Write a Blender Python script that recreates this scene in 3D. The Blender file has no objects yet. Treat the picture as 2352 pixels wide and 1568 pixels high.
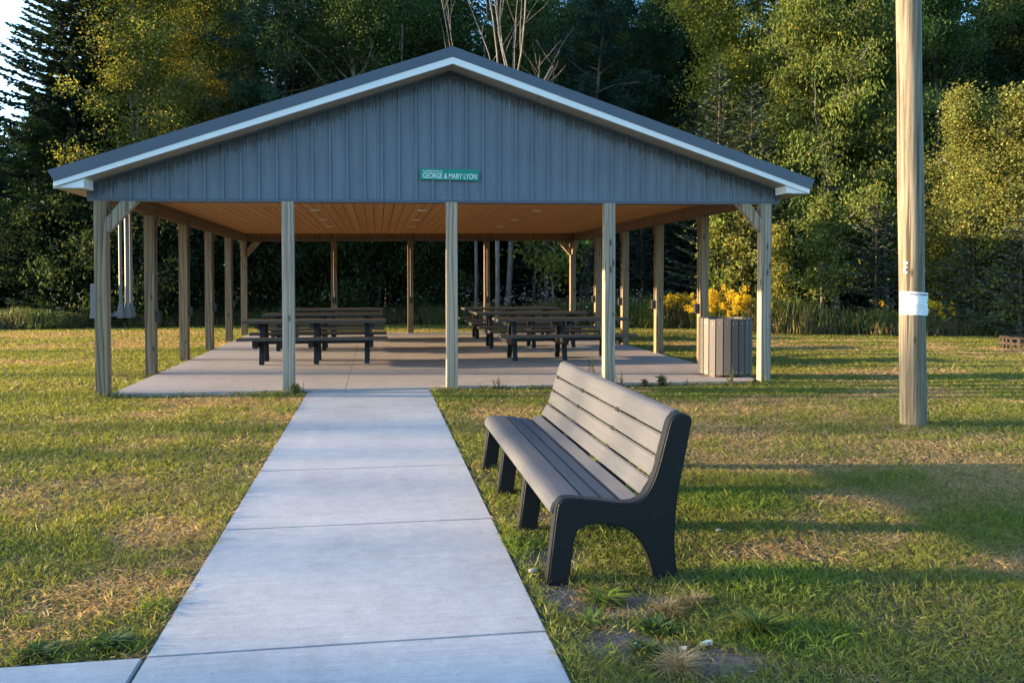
import bpy, bmesh, math, random
import numpy as np
from mathutils import Vector, Matrix

C = bpy.context.scene.collection
S = bpy.context.scene
rad = math.radians

# ------------------------------------------------------------------ camera, sky, sun, exposure
YAW, PITCH, EYE = 9.2, 1.4, 1.53
cam_d = bpy.data.cameras.new("camera")
cam = bpy.data.objects.new("camera", cam_d)
C.objects.link(cam)
cam.location = (0, 0, EYE)
cam.rotation_euler = (rad(90 - PITCH), 0, rad(-YAW))
cam_d.sensor_width = 36
cam_d.lens = 1920 / 2352 * 36
cam_d.shift_y = -0.04085
cam_d.clip_start = 0.05
cam_d.clip_end = 3000
S.camera = cam

SUN_EL, SUN_AZ = 7.4, -80.5          # azimuth clockwise from +Y
w = bpy.data.worlds.new("World")
S.world = w
w.use_nodes = True
nt = w.node_tree
bg = nt.nodes["Background"]
sky = nt.nodes.new("ShaderNodeTexSky")
sky.sky_type = 'NISHITA'
sky.sun_disc = False
sky.sun_elevation = rad(SUN_EL)
sky.sun_rotation = rad(SUN_AZ)
sky.air_density = 1.0
sky.dust_density = 1.2
sky.ozone_density = 1.6
tint = nt.nodes.new("ShaderNodeMix")           # cool white balance of the whole sky
tint.data_type, tint.blend_type = 'RGBA', 'MULTIPLY'
tint.inputs[0].default_value = 1
tint.inputs[7].default_value = (.575, .845, 1.10, 1)
nt.links.new(sky.outputs[0], tint.inputs[6])
# pale aureole of thin haze on the sun's side of the sky
sun_v = (math.sin(rad(SUN_AZ)) * math.cos(rad(SUN_EL)), math.cos(rad(SUN_AZ)) * math.cos(rad(SUN_EL)), math.sin(rad(SUN_EL)))
tco = nt.nodes.new("ShaderNodeTexCoord")
dot = nt.nodes.new("ShaderNodeVectorMath")
dot.operation = 'DOT_PRODUCT'
dot.inputs[1].default_value = sun_v
nt.links.new(tco.outputs["Generated"], dot.inputs[0])
mr = nt.nodes.new("ShaderNodeMapRange")
mr.interpolation_type = 'SMOOTHSTEP'
for i_, v_ in ((1, .05), (2, .85), (3, 0), (4, 1)):
    mr.inputs[i_].default_value = v_
nt.links.new(dot.outputs["Value"], mr.inputs[0])
glow = nt.nodes.new("ShaderNodeMix")
glow.data_type, glow.blend_type = 'RGBA', 'ADD'
glow.inputs[7].default_value = (.95, .92, 1.05, 1)
nt.links.new(mr.outputs[0], glow.inputs[0])
nt.links.new(tint.outputs[2], glow.inputs[6])
nt.links.new(glow.outputs[2], bg.inputs[0])
bg.inputs[1].default_value = 0.15

sd = bpy.data.lights.new("sun", 'SUN')
sd.energy = 4.3
sd.angle = rad(0.55)
sd.color = (1.0, 0.70, 0.40)
sun = bpy.data.objects.new("sun", sd)
C.objects.link(sun)
sv = Vector((math.sin(rad(SUN_AZ)) * math.cos(rad(SUN_EL)), math.cos(rad(SUN_AZ)) * math.cos(rad(SUN_EL)), math.sin(rad(SUN_EL))))
sun.rotation_euler = sv.to_track_quat('Z', 'Y').to_euler()

S.view_settings.view_transform = 'Standard'
S.view_settings.look = 'None'
S.view_settings.gamma = 1
S.view_settings.use_curve_mapping = False
S.view_settings.exposure = 2.3
S.cycles.max_bounces = 7
S.cycles.diffuse_bounces = 5
S.cycles.glossy_bounces = 2
S.cycles.transmission_bounces = 3
S.cycles.transparent_max_bounces = 4
S.cycles.sample_clamp_indirect = 4
S.cycles.use_denoising = True
S.cycles.denoising_prefilter = 'ACCURATE'

# ------------------------------------------------------------------ node helpers
class NT:
    def __init__(s, name):
        s.m = bpy.data.materials.new(name)
        s.m.use_nodes = True
        s.t = s.m.node_tree
        s.t.nodes.clear()
        s.out = s.t.nodes.new("ShaderNodeOutputMaterial")

    def n(s, kind, **kw):
        nd = s.t.nodes.new("ShaderNode" + kind)
        for k, v in kw.items():
            setattr(nd, k, v)
        return nd

    def L(s, a, b):
        s.t.links.new(a, b)

    def coord(s, scale=(1, 1, 1), kind="Object", rot=(0, 0, 0), rnd=0.0):
        tc = s.n("TexCoord")
        mp = s.n("Mapping")
        mp.inputs["Scale"].default_value = scale
        mp.inputs["Rotation"].default_value = rot
        s.L(tc.outputs[kind], mp.inputs[0])
        if rnd:
            oi = s.n("ObjectInfo")
            mu = s.n("MATH" if False else "Math", operation='MULTIPLY')
            s.L(oi.outputs["Random"], mu.inputs[0])
            mu.inputs[1].default_value = rnd
            s.L(mu.outputs[0], mp.inputs["Location"])
        return mp.outputs[0]

    def noise(s, vec, scale, detail=4, rough=.55, dist=0.0):
        nd = s.n("TexNoise")
        nd.inputs["Scale"].default_value = scale
        nd.inputs["Detail"].default_value = detail
        nd.inputs["Roughness"].default_value = rough
        nd.inputs["Distortion"].default_value = dist
        s.L(vec, nd.inputs["Vector"])
        return nd.outputs[0]

    def ramp(s, fac, stops):
        r = s.n("ValToRGB")
        e = r.color_ramp.elements
        while len(e) < len(stops):
            e.new(0.5)
        for el, (p, c) in zip(e, stops):
            el.position = p
            el.color = tuple(c) + (1,) if len(c) == 3 else c
        s.L(fac, r.inputs[0])
        return r.outputs[0]

    def mix(s, a, b, fac, mode='MIX'):
        m = s.n("Mix", data_type='RGBA', blend_type=mode)
        for sock, v in ((m.inputs[0], fac), (m.inputs[6], a), (m.inputs[7], b)):
            if hasattr(v, "is_output"):
                s.L(v, sock)
            elif isinstance(v, (int, float)):
                sock.default_value = v
            else:
                sock.default_value = tuple(v) + (1,)
        return m.outputs[2]

    def math(s, op, a, b=None):
        m = s.n("Math", operation=op)
        for sock, v in ((m.inputs[0], a), (m.inputs[1], b)):
            if v is None:
                continue
            if hasattr(v, "is_output"):
                s.L(v, sock)
            else:
                sock.default_value = v
        return m.outputs[0]

    def bump(s, h, strength=.3, dist=.01):
        b = s.n("Bump")
        b.inputs["Strength"].default_value = strength
        b.inputs["Distance"].default_value = dist
        s.L(h, b.inputs["Height"])
        return b.outputs[0]

    def done(s, col, rough=.7, spec=.4, metal=0.0, normal=None, transl=0.0, tcol=None):
        p = s.n("BsdfPrincipled")
        if hasattr(col, "is_output"):
            s.L(col, p.inputs["Base Color"])
        else:
            p.inputs["Base Color"].default_value = tuple(col) + (1,)
        if hasattr(rough, "is_output"):
            s.L(rough, p.inputs["Roughness"])
        else:
            p.inputs["Roughness"].default_value = rough
        p.inputs["Specular IOR Level"].default_value = spec
        p.inputs["Metallic"].default_value = metal
        if normal is not None:
            s.L(normal, p.inputs["Normal"])
        o = p.outputs[0]
        if transl:
            t = s.n("BsdfTranslucent")
            s.L(tcol if tcol is not None else col, t.inputs[0])
            ms = s.n("MixShader")
            ms.inputs[0].default_value = transl
            s.L(o, ms.inputs[1])
            s.L(t.outputs[0], ms.inputs[2])
            o = ms.outputs[0]
        s.L(o, s.out.inputs[0])
        return s.m


def plain(name, col, rough=.6, spec=.4, metal=0.0, var=.12, scale=30, bump=0.0):
    t = NT(name)
    v = t.coord(rnd=7)
    n = t.noise(v, scale, 5)
    lo = tuple(max(0, c * (1 - var)) for c in col)
    hi = tuple(c * (1 + var) for c in col)
    c = t.ramp(n, [(.3, lo), (.7, hi)])
    return t.done(c, rough, spec, metal, t.bump(n, bump, .004) if bump else None)


def mat_wood(name, dark, mid, light, rough=.75):
    t = NT(name)
    v = t.coord((1, 1, .055), rnd=13)
    warp = t.noise(v, 3.0, 2, .5)
    wv = t.n("TexWave", wave_type='RINGS', rings_direction='Z', wave_profile='SAW')
    wv.inputs["Scale"].default_value = 7
    wv.inputs["Distortion"].default_value = 9
    wv.inputs["Detail"].default_value = 2
    wv.inputs["Detail Scale"].default_value = 1.1
    t.L(v, wv.inputs["Vector"])
    fib = t.noise(t.coord((60, 60, 1.4), rnd=5), 1.0, 5, .6)
    c1 = t.ramp(wv.outputs[1], [(0, light), (.55, mid), (.93, dark), (1, light)])
    c2 = t.ramp(fib, [(.3, (.62, .6, .58)), (.62, (1.12, 1.1, 1.08))])
    c = t.mix(c1, c2, .85, 'MULTIPLY')
    knots = t.n("TexVoronoi", feature='F1')
    knots.inputs["Scale"].default_value = 1.0
    t.L(t.coord((7, 7, 2.6), rnd=21), knots.inputs["Vector"])
    kf = t.ramp(knots.outputs[0], [(.10, (1, 1, 1)), (.17, (0, 0, 0))])
    c = t.mix(c, tuple(x * .35 for x in dark), t.math('MULTIPLY', kf, .8))
    oi = t.n("ObjectInfo")
    tone = t.ramp(oi.outputs["Random"], [(0, (.86, .88, .86)), (.5, (1.02, 1, .97)), (1, (1.12, 1.03, .93))])
    c = t.mix(c, tone, 1.0, 'MULTIPLY')
    return t.done(c, rough, .25, 0, t.bump(fib, .35, .004))


def mat_concrete(name, base, warm=0.0):
    t = NT(name)
    v = t.coord()
    big = t.noise(v, .9, 4, .6)
    med = t.noise(v, 7, 5, .65)
    fine = t.noise(v, 140, 3, .7)
    broom = t.noise(t.coord((2.2, 95, 1)), 1.0, 4, .7)
    blot = t.noise(v, 22, 6, .75)
    b = base
    c = t.ramp(big, [(.25, tuple(x * .84 for x in b)), (.5, b), (.78, tuple(min(1, x * 1.1) for x in b))])
    c = t.mix(c, t.ramp(med, [(.3, (.86, .85, .84)), (.7, (1.07, 1.07, 1.07))]), .7, 'MULTIPLY')
    c = t.mix(c, t.ramp(fine, [(.25, (.78, .78, .78)), (.6, (1.06, 1.06, 1.06))]), .7, 'MULTIPLY')
    c = t.mix(c, t.ramp(broom, [(.3, (.84, .84, .84)), (.7, (1.10, 1.10, 1.10))]), .9, 'MULTIPLY')
    c = t.mix(c, t.ramp(blot, [(.3, (.86, .86, .87)), (.7, (1.09, 1.09, 1.08))]), .9, 'MULTIPLY')
    spots = t.noise(v, 34, 2, .5)
    c = t.mix(c, (.09, .085, .08), t.ramp(spots, [(.76, (0, 0, 0)), (.8, (.5, .5, .5))]))
    pale = t.noise(t.coord((1.2, .22, 1)), 2.1, 3, .5)
    c = t.mix(c, (1.12, 1.1, 1.02), t.ramp(pale, [(.52, (0, 0, 0)), (.75, (.5, .5, .5))]), 'MULTIPLY')
    h = t.math('ADD', t.math('MULTIPLY', broom, .7), t.math('MULTIPLY', fine, .5))
    return t.done(c, .85, .25, 0, t.bump(h, .55, .006))


def mat_leaf(name, transl=.35, rough=.5, var=.22, spec=.35):
    t = NT(name)
    a = t.n("Attribute", attribute_name="tint")
    oi = t.n("ObjectInfo")
    k = t.ramp(oi.outputs["Random"], [(0, (1 - var, 1 - var, 1 - var * .6)), (.5, (1, 1, 1)), (1, (1 + var, 1 + var * .7, 1 - var * .3))])
    c = t.mix(a.outputs["Color"], k, 1.0, 'MULTIPLY')
    tc = t.mix(c, (1.35, 1.3, .75), 1.0, 'MULTIPLY')
    return t.done(c, rough, spec, 0, None, transl, tc)


def mat_bark(name, a, b, scale=9):
    t = NT(name)
    n1 = t.noise(t.coord((scale, scale, scale * .3), rnd=9), 1, 6, .65)
    return t.done(t.ramp(n1, [(.35, a), (.62, b)]), .9, .15, 0, t.bump(n1, .5, .02))


def mat_birch(name):
    t = NT(name)
    n1 = t.noise(t.coord((2.5, 2.5, 22), rnd=9), 1, 4, .6)
    n2 = t.noise(t.coord((1, 1, 1), rnd=3), 2.2, 3, .6)
    c = t.ramp(n1, [(.36, (.035, .03, .03)), (.47, (.20, .19, .175)), (.7, (.26, .25, .235))])
    c = t.mix(c, (.12, .11, .1), t.ramp(n2, [(.5, (0, 0, 0)), (.66, (.8, .8, .8))]))
    return t.done(c, .8, .2)


M = {}
M['post'] = mat_wood("brown_post_wood", (.13, .085, .050), (.235, .175, .115), (.30, .235, .16))
M['post_grey'] = mat_wood("weathered_grey_post_wood", (.20, .15, .105), (.37, .305, .24), (.44, .38, .31))
M['brace'] = mat_wood("brace_wood", (.17, .12, .08), (.32, .26, .19), (.39, .33, .255))
M['beam'] = mat_wood("beam_wood", (.13, .085, .05), (.20, .135, .085), (.25, .18, .12))
M['pole'] = None
M['concrete'] = mat_concrete("path_concrete", (.415, .412, .418))
M['slab'] = mat_concrete("floor_concrete", (.365, .33, .31))
M['white'] = plain("white_painted_metal", (.78, .78, .77), .4, .5, 0, .03, 3)
M['darktrim'] = plain("dark_grey_roof_metal", (.075, .092, .125), .42, .5, 0, .07, 4)
M['soffit'] = plain("taupe_soffit_metal", (.42, .385, .34), .5, .4, 0, .06, 5)
M['black_plastic'] = plain("black_box_plastic", (.02, .02, .022), .45, .5)
M['pvc'] = plain("grey_conduit_plastic", (.13, .13, .14), .45, .45, 0, .06, 12)
M['steel'] = plain("galvanised_steel", (.17, .17, .19), .45, .5, .2, .08, 25)
M['lamp'] = plain("frosted_light_cover", (.75, .74, .70), .4, .5, 0, .03)
M['screw'] = plain("screw_head", (.06, .065, .075), .4, .5)
M['bright_screw'] = plain("bright_screw_head", (.6, .58, .54), .3, .5, .8)
M['leaf'] = mat_leaf("tree_leaf", .38, .7, .22, .10)
M['needle'] = mat_leaf("conifer_needle", .14, .7, .18, .12)
M['grass'] = mat_leaf("grass_blade", .42, .5, .0, .3)
M['weed'] = mat_leaf("weed_leaf", .35, .55, .15, .25)
M['bark'] = mat_bark("brown_bark", (.035, .028, .022), (.13, .105, .085))
M['greybark'] = mat_bark("grey_bark", (.08, .075, .07), (.24, .225, .205))
M['dead'] = mat_bark("dead_wood", (.09, .08, .07), (.24, .215, .19), 6)
M['birch'] = mat_birch("birch_bark")

# ------------------------------------------------------------------ mesh helpers
def wloc(o):
    v = Vector((0, 0, 0))
    while o is not None:
        v += o.location
        o = o.parent
    return v


class MB:
    """collects boxes, prisms and tubes; build() links them as one mesh object"""

    def __init__(s):
        s.v, s.f, s.m = [], [], []
        s.cur = 0

    def add(s, vs, fs):
        b = len(s.v)
        s.v += [tuple(x) for x in vs]
        for f in fs:
            s.f.append([b + i for i in f])
            s.m.append(s.cur)
        return s

    def box(s, x0, x1, y0, y1, z0, z1):
        vs = [(x, y, z) for z in (z0, z1) for y in (y0, y1) for x in (x0, x1)]
        return s.add(vs, [(0, 2, 3, 1), (4, 5, 7, 6), (0, 1, 5, 4), (2, 6, 7, 3), (0, 4, 6, 2), (1, 3, 7, 5)])

    def bar(s, p, q, wd, ht, up=(0, 0, 1)):
        p, q = Vector(p), Vector(q)
        d = (q - p).normalized()
        u = Vector(up)
        r = d.cross(u)
        if r.length < 1e-4:
            r = d.cross(Vector((1, 0, 0)))
        r.normalize()
        u = r.cross(d)
        vs = []
        for c in (p, q):
            for a, b in ((-1, -1), (1, -1), (1, 1), (-1, 1)):
                vs.append(c + r * (a * wd / 2) + u * (b * ht / 2))
        return s.add(vs, [(0, 1, 2, 3), (7, 6, 5, 4), (0, 4, 5, 1), (1, 5, 6, 2), (2, 6, 7, 3), (3, 7, 4, 0)])

    def prism(s, poly, axis, a, b):
        """poly: 2-D outline; axis 'y': (x,z) extruded in y; 'x': (y,z); 'z': (x,y)"""
        n = len(poly)

        def P(p, t):
            return {'y': (p[0], t, p[1]), 'x': (t, p[0], p[1]), 'z': (p[0], p[1], t)}[axis]
        vs = [P(p, a) for p in poly] + [P(p, b) for p in poly]
        fs = [tuple(range(n)), tuple(range(2 * n - 1, n - 1, -1))]
        fs += [(i, i + n, (i + 1) % n + n, (i + 1) % n) for i in range(n)]
        return s.add(vs, fs)

    def tube(s, pts, r, n=8, cap=True):
        pts = [Vector(p) for p in pts]
        rs = r if isinstance(r, (list, tuple)) else [r] * len(pts)
        vs, fs = [], []
        prev = None
        for i, p in enumerate(pts):
            d = (pts[min(i + 1, len(pts) - 1)] - pts[max(i - 1, 0)]).normalized()
            a = prev if prev is not None else (Vector((1, 0, 0)) if abs(d.x) < .9 else Vector((0, 1, 0)))
            a = (a - d * a.dot(d)).normalized()
            prev = a
            b = d.cross(a)
            for k in range(n):
                t = 2 * math.pi * k / n
                vs.append(p + (a * math.cos(t) + b * math.sin(t)) * rs[i])
        for i in range(len(pts) - 1):
            for k in range(n):
                fs.append((i * n + k, i * n + (k + 1) % n, (i + 1) * n + (k + 1) % n, (i + 1) * n + k))
        if cap:
            fs.append(tuple(range(n - 1, -1, -1)))
            fs.append(tuple(range((len(pts) - 1) * n, len(pts) * n)))
        return s.add(vs, fs)

    def disc(s, c, r, nrm, h=.004, n=8):
        c, d = Vector(c), Vector(nrm).normalized()
        return s.tube([c, c + d * h], [r, r * .8], n)

    def build(s, name, mats, parent=None, origin=None, bevel=0.0, smooth=False, seg=2):
        if not isinstance(mats, (list, tuple)):
            mats = [mats]
        org = Vector(origin) if origin is not None else (wloc(parent) if parent else Vector((0, 0, 0)))
        me = bpy.data.meshes.new(name)
        me.from_pydata([tuple(Vector(v) - org) for v in s.v], [], s.f)
        for m in mats:
            me.materials.append(m)
        if len(mats) > 1:
            me.polygons.foreach_set("material_index", s.m)
        bm = bmesh.new()
        bm.from_mesh(me)
        bmesh.ops.recalc_face_normals(bm, faces=bm.faces)
        if bevel:
            ed = [e for e in bm.edges if len(e.link_faces) == 2 and e.calc_face_angle(0) > .6]
            bmesh.ops.bevel(bm, geom=ed, offset=bevel, segments=seg, affect='EDGES', clamp_overlap=True)
        if smooth:
            for f in bm.faces:
                f.smooth = True
            for e in bm.edges:
                if len(e.link_faces) == 2 and e.calc_face_angle(0) > .7:
                    e.smooth = False
        bm.to_mesh(me)
        bm.free()
        o = bpy.data.objects.new(name, me)
        C.objects.link(o)
        if parent:
            o.parent = parent
            o.location = org - wloc(parent)
        else:
            o.location = org
        return o


def tag(o, label=None, cat=None, group=None, kind=None):
    if label:
        o["label"] = label
    if cat:
        o["category"] = cat
    if group:
        o["group"] = group
    if kind:
        o["kind"] = kind
    return o


def empty(name, loc, label, cat, group=None, rz=0):
    o = bpy.data.objects.new(name, None)
    o.empty_display_size = .1
    C.objects.link(o)
    o.location = loc
    o.rotation_euler = (0, 0, rz)
    return tag(o, label, cat, group)


def copy_tree(o, parent=None):
    c = o.copy()
    C.objects.link(c)
    c.parent = parent
    for ch in list(o.children):
        copy_tree(ch, c)
    return c


def fast_mesh(name, V, Q, col=None, mats=(), midx=None):
    """numpy arrays -> mesh of quads with a 'tint' point colour"""
    V = np.ascontiguousarray(V, dtype=np.float32)
    Q = np.ascontiguousarray(Q, dtype=np.int32)
    me = bpy.data.meshes.new(name)
    me.vertices.add(len(V))
    me.vertices.foreach_set("co", V.ravel())
    me.loops.add(Q.size)
    me.loops.foreach_set("vertex_index", Q.ravel())
    me.polygons.add(len(Q))
    me.polygons.foreach_set("loop_start", np.arange(0, Q.size, 4, dtype=np.int32))
    for m in mats:
        me.materials.append(m)
    if midx is not None:
        me.polygons.foreach_set("material_index", np.ascontiguousarray(midx, dtype=np.int32))
    if col is not None:
        a = me.attributes.new("tint", 'FLOAT_COLOR', 'POINT')
        c4 = np.ones((len(V), 4), np.float32)
        c4[:, :3] = col
        a.data.foreach_set("color", c4.ravel())
    me.update(calc_edges=True)
    me.validate()
    return me


def link_mesh(name, me, parent=None, loc=(0, 0, 0)):
    o = bpy.data.objects.new(name, me)
    C.objects.link(o)
    o.parent = parent
    o.location = loc
    return o


def unit(a):
    return a / np.maximum(np.linalg.norm(a, axis=-1, keepdims=True), 1e-9)


def kites(P, D, N, Lh, Wd, col, fold=.18, droop=None):
    """leaf-shaped quads: base P, direction D, normal N, length Lh, width Wd"""
    n = len(P)
    D = unit(D)
    Sd = unit(np.cross(D, N))
    Nn = np.cross(Sd, D)
    Lh = np.broadcast_to(np.asarray(Lh, float), (n,))[:, None]
    Wd = np.broadcast_to(np.asarray(Wd, float), (n,))[:, None]
    tip = P + D * Lh
    if droop is not None:
        tip = tip + droop
    mid = P + D * Lh * .45 + Nn * Lh * fold
    V = np.empty((n, 4, 3))
    V[:, 0] = P
    V[:, 1] = mid + Sd * Wd / 2
    V[:, 2] = tip
    V[:, 3] = mid - Sd * Wd / 2
    Q = np.arange(4 * n).reshape(n, 4)
    return V.reshape(-1, 3), Q, np.repeat(col, 4, axis=0)


def tubes_np(paths, n=5):
    """paths: list of (points, radii) -> verts, quads"""
    VV, QQ, b = [], [], 0
    for pts, rs in paths:
        pts = np.asarray(pts, float)
        k = len(pts)
        d = unit(np.gradient(pts, axis=0))
        ref = np.array([1, 0, 0]) if abs(d[0][0]) < .8 else np.array([0, 1, 0])
        a = unit(ref - d * (d @ ref)[:, None])
        bb = np.cross(d, a)
        th = np.arange(n) * 2 * np.pi / n
        ring = a[:, None, :] * np.cos(th)[None, :, None] + bb[:, None, :] * np.sin(th)[None, :, None]
        v = pts[:, None, :] + ring * np.asarray(rs)[:, None, None]
        VV.append(v.reshape(-1, 3))
        i, j = np.meshgrid(np.arange(k - 1), np.arange(n), indexing='ij')
        q = np.stack([i * n + j, i * n + (j + 1) % n, (i + 1) * n + (j + 1) % n, (i + 1) * n + j], -1).reshape(-1, 4) + b
        QQ.append(q)
        b += k * n
    return np.concatenate(VV), np.concatenate(QQ)


_tab = np.random.RandomState(5).rand(256, 256)


def vnoise(x, y, sc, seed=0):
    x = np.asarray(x) * sc + seed * 17.3 + 1000
    y = np.asarray(y) * sc + seed * 9.7 + 1000
    xi, yi = np.floor(x).astype(int), np.floor(y).astype(int)
    fx, fy = x - xi, y - yi
    fx, fy = fx * fx * (3 - 2 * fx), fy * fy * (3 - 2 * fy)
    g = lambda a, b: _tab[a % 256, b % 256]
    return (g(xi, yi) * (1 - fx) + g(xi + 1, yi) * fx) * (1 - fy) + (g(xi, yi + 1) * (1 - fx) + g(xi + 1, yi + 1) * fx) * fy


def fnoise(x, y, sc, seed=0):
    return (vnoise(x, y, sc, seed) + .5 * vnoise(x, y, sc * 2.1, seed + 1) + .25 * vnoise(x, y, sc * 4.3, seed + 2)) / 1.75


def text_mesh(body, width, height, depth=.0015, bold=.0):
    cu = bpy.data.curves.new("lettering", 'FONT')
    cu.body = body
    cu.size = 1
    cu.offset = bold
    ob = bpy.data.objects.new("lettering", cu)
    C.objects.link(ob)
    dg = bpy.context.evaluated_depsgraph_get()
    me = bpy.data.meshes.new_from_object(ob.evaluated_get(dg))
    bpy.data.objects.remove(ob)
    co = np.empty(len(me.vertices) * 3, np.float32)
    me.vertices.foreach_get("co", co)
    co = co.reshape(-1, 3)
    mn, mx = co.min(0), co.max(0)
    co[:, 0] = (co[:, 0] - mn[0]) / (mx[0] - mn[0]) * width
    co[:, 1] = (co[:, 1] - mn[1]) / (mx[1] - mn[1]) * height
    return me, co


# ------------------------------------------------------------------ the setting
SLAB = (-3.40, 5.56, 11.45, 23.28)
PATH = (-.915, .715, 1.9, 11.45)
WALK = (-7.0, -.925, 1.9, 3.50)
ST = 0.05


def tri_y(x):
    """line where the mown lawn meets the weeds"""
    return np.interp(x, [-40, -11, -4.5, 2, 6, 9.6, 11, 12.8, 15.6, 24, 40], [33, 26.9, 28.4, 27.9, 26, 23.9, 21.6, 20.4, 19.7, 17, 10])


def mat_ground():
    t = NT("lawn_soil")
    v = t.coord()
    b = t.noise(v, 5, 5, .65)
    c = t.noise(v, 60, 4, .7)
    at = t.n("Attribute", attribute_name="tint")
    sp = t.n("SeparateColor")
    t.L(at.outputs["Color"], sp.inputs[0])
    col = t.ramp(b, [(.3, (.050, .052, .018)), (.5, (.095, .090, .032)), (.72, (.17, .135, .060))])
    f = t.math('ADD', sp.outputs[0], t.math('MULTIPLY', t.math('SUBTRACT', t.noise(v, 16, 4, .7), .5), .9))
    dirt = t.ramp(t.noise(v, 11, 5, .7), [(.3, (.10, .075, .055)), (.7, (.215, .175, .14))])
    col = t.mix(col, dirt, t.ramp(f, [(.25, (0, 0, 0)), (.55, (1, 1, 1))]))
    col = t.mix(col, t.ramp(c, [(.25, (.5, .5, .5)), (.7, (1.2, 1.2, 1.2))]), 1.0, 'MULTIPLY')
    return t.done(col, .95, .1, 0, t.bump(t.math('ADD', b, t.math('MULTIPLY', c, .5)), .8, .03))


BARE = [(1.02, 3.36, .18, .15), (1.30, 3.14, .22, .13), (-1.95, 3.66, .42, .13), (.88, 3.95, .10, .25), (1.12, 3.75, .22, .14), (-2.3, 3.62, .3, .1),
        (.95, 4.45, .22, .2), (4.2, 11.28, 1.2, .10), (-2.2, 11.3, 1.0, .08), (13.4, 15.6, .8, .45), (1.0, 5.2, .15, .2)]
DRY = [(-1.35, 4.25, .40, .40), (-1.05, 4.55, .22, .35), (-1.7, 3.85, .5, .16), (-2.3, 3.82, .5, .12), (1.25, 3.55, .35, .16), (.95, 3.72, .18, .3), (-1.25, 5.3, .3, .4),
       (3.1, 6.2, 1.0, .4), (2.4, 7.6, .8, .35), (4.2, 5.3, .9, .35), (5.6, 9.9, 1.6, .35), (8.5, 12.5, 2.0, .4), (9.5, 17.8, 2.2, .7), (11, 18.9, 2.4, .6), (-2.6, 10.9, 1.3, .35),
       (-6.2, 20.5, 3, 1.1), (-8, 25, 3, 1.0), (3.7, 3.9, .6, .25), (2.2, 4.3, .5, .2), (-2.9, 6.5, .9, .4), (13.4, 15.5, .9, .6), (8.5, 9.2, 1.2, .3), (3, 9.6, 1.6, .3), (4.5, 3.5, .6, .2)]
GREEN = [(-1.12, 3.65, .28, .16), (-1.05, 4.5, .07, .06), (1.15, 3.45, .11, .09), (.93, 3.28, .08, .07), (1.75, 3.2, .35, .25), (-3.2, 4.6, .7, .5), (2.3, 5.2, .5, .4), (-1.3, 11.25, .4, .12), (2.0, 3.9, .4, .3),
         (-1.02, 4.05, .1, .1), (-1.55, 3.95, .14, .09)]


def blobs(x, y, L):
    o = np.zeros_like(x)
    for cx, cy, sx, sy in L:
        o = np.maximum(o, np.exp(-((x - cx) / sx) ** 2 - ((y - cy) / sy) ** 2))
    return o


# one ground sheet, finer near the camera, its bare soil spots stored per vertex
gx = np.unique(np.concatenate([[-1500, -400, -120, -60], np.arange(-30, 40.1, 1.0), np.arange(-3.6, 5.6, .06), [60, 120, 400, 1500]]).round(3))
gy = np.unique(np.concatenate([[-1500, -400, -100, -30, 0], np.arange(1, 40.1, 1.0), np.arange(2.6, 6, .06), np.arange(10.8, 11.6, .06), [60, 120, 400, 1500]]).round(3))
GX, GY = np.meshgrid(gx, gy)
gv = np.stack([GX.ravel(), GY.ravel(), np.zeros(GX.size)], 1)
ni, nj = len(gx), len(gy)
ii, jj = np.meshgrid(np.arange(ni - 1), np.arange(nj - 1))
k0 = (jj * ni + ii).ravel()
gq = np.stack([k0, k0 + 1, k0 + ni + 1, k0 + ni], 1)
bl = blobs(gv[:, 0], gv[:, 1], BARE)
tag(link_mesh("ground", fast_mesh("ground", gv, gq, np.stack([bl, bl, bl], 1), [mat_ground()])), kind="structure")

# concrete path, one slab mesh with joints cut between the bays
p = MB()
ys = [1.9, 3.495, 5.21, 6.77, 8.58, 10.0, 11.446]
sl = -.012
for a, b in zip(ys[:-1], ys[1:]):
    p.prism([(PATH[0], a + .003), (PATH[1], a + .003 + sl), (PATH[1], b - .003 + sl), (PATH[0], b - .003)], 'z', -.1, .022)
tag(p.build("path", M['concrete'], bevel=.006), kind="structure")
p = MB()
xs = [-7.0, -5.4, -3.9, -2.42, -.925]
for a, b in zip(xs[:-1], xs[1:]):
    p.box(a + .004, b - .004, 1.9, 3.495, -.1, .022)
tag(p.build("pavement", M['concrete'], bevel=.006), kind="structure")
# dark joint filler under the joints
p = MB()
p.box(PATH[0] + .01, PATH[1] - .01, 1.95, 11.44, -.1, .008)
p.box(-6.9, -.92, 1.95, 3.48, -.1, .0075)
tag(p.build("path_joint_filler", plain("joint_dirt", (.13, .12, .11), .9, .1)), kind="structure")

# pavilion floor slab with saw-cut joints
p = MB()
xj = [SLAB[0], -.42, 2.72, SLAB[1]]
yj = [SLAB[2], 14.42, 17.4, 20.3, SLAB[3]]
for a, b in zip(xj[:-1], xj[1:]):
    for c, d in zip(yj[:-1], yj[1:]):
        p.box(a + (.0015 if a > SLAB[0] else 0), b - (.0015 if b < SLAB[1] else 0), c + (.0015 if c > SLAB[2] else 0), d - (.0015 if d < SLAB[3] else 0), -.12, ST)
tag(p.build("floor", M['slab'], bevel=.002), kind="structure")
p = MB()
p.box(SLAB[0] + .02, SLAB[1] - .02, SLAB[2] + .02, SLAB[3] - .02, -.1, ST - .012)
tag(p.build("floor_joint_filler", plain("slab_joint_dirt", (.12, .105, .09), .9, .1)), kind="structure")

# ------------------------------------------------------------------ pavilion
RX, RZ = 1.01, 4.40          # ridge x, ridge height of the soffit line at the wall plane


def dz(x):
    return .0095 * (x + 3.67)


def slope(x, top):
    """height of a line parallel to the roof whose ridge height is top (+shear)"""
    return top - .3335 * abs(x - RX) + .013 * (x - RX)


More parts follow.
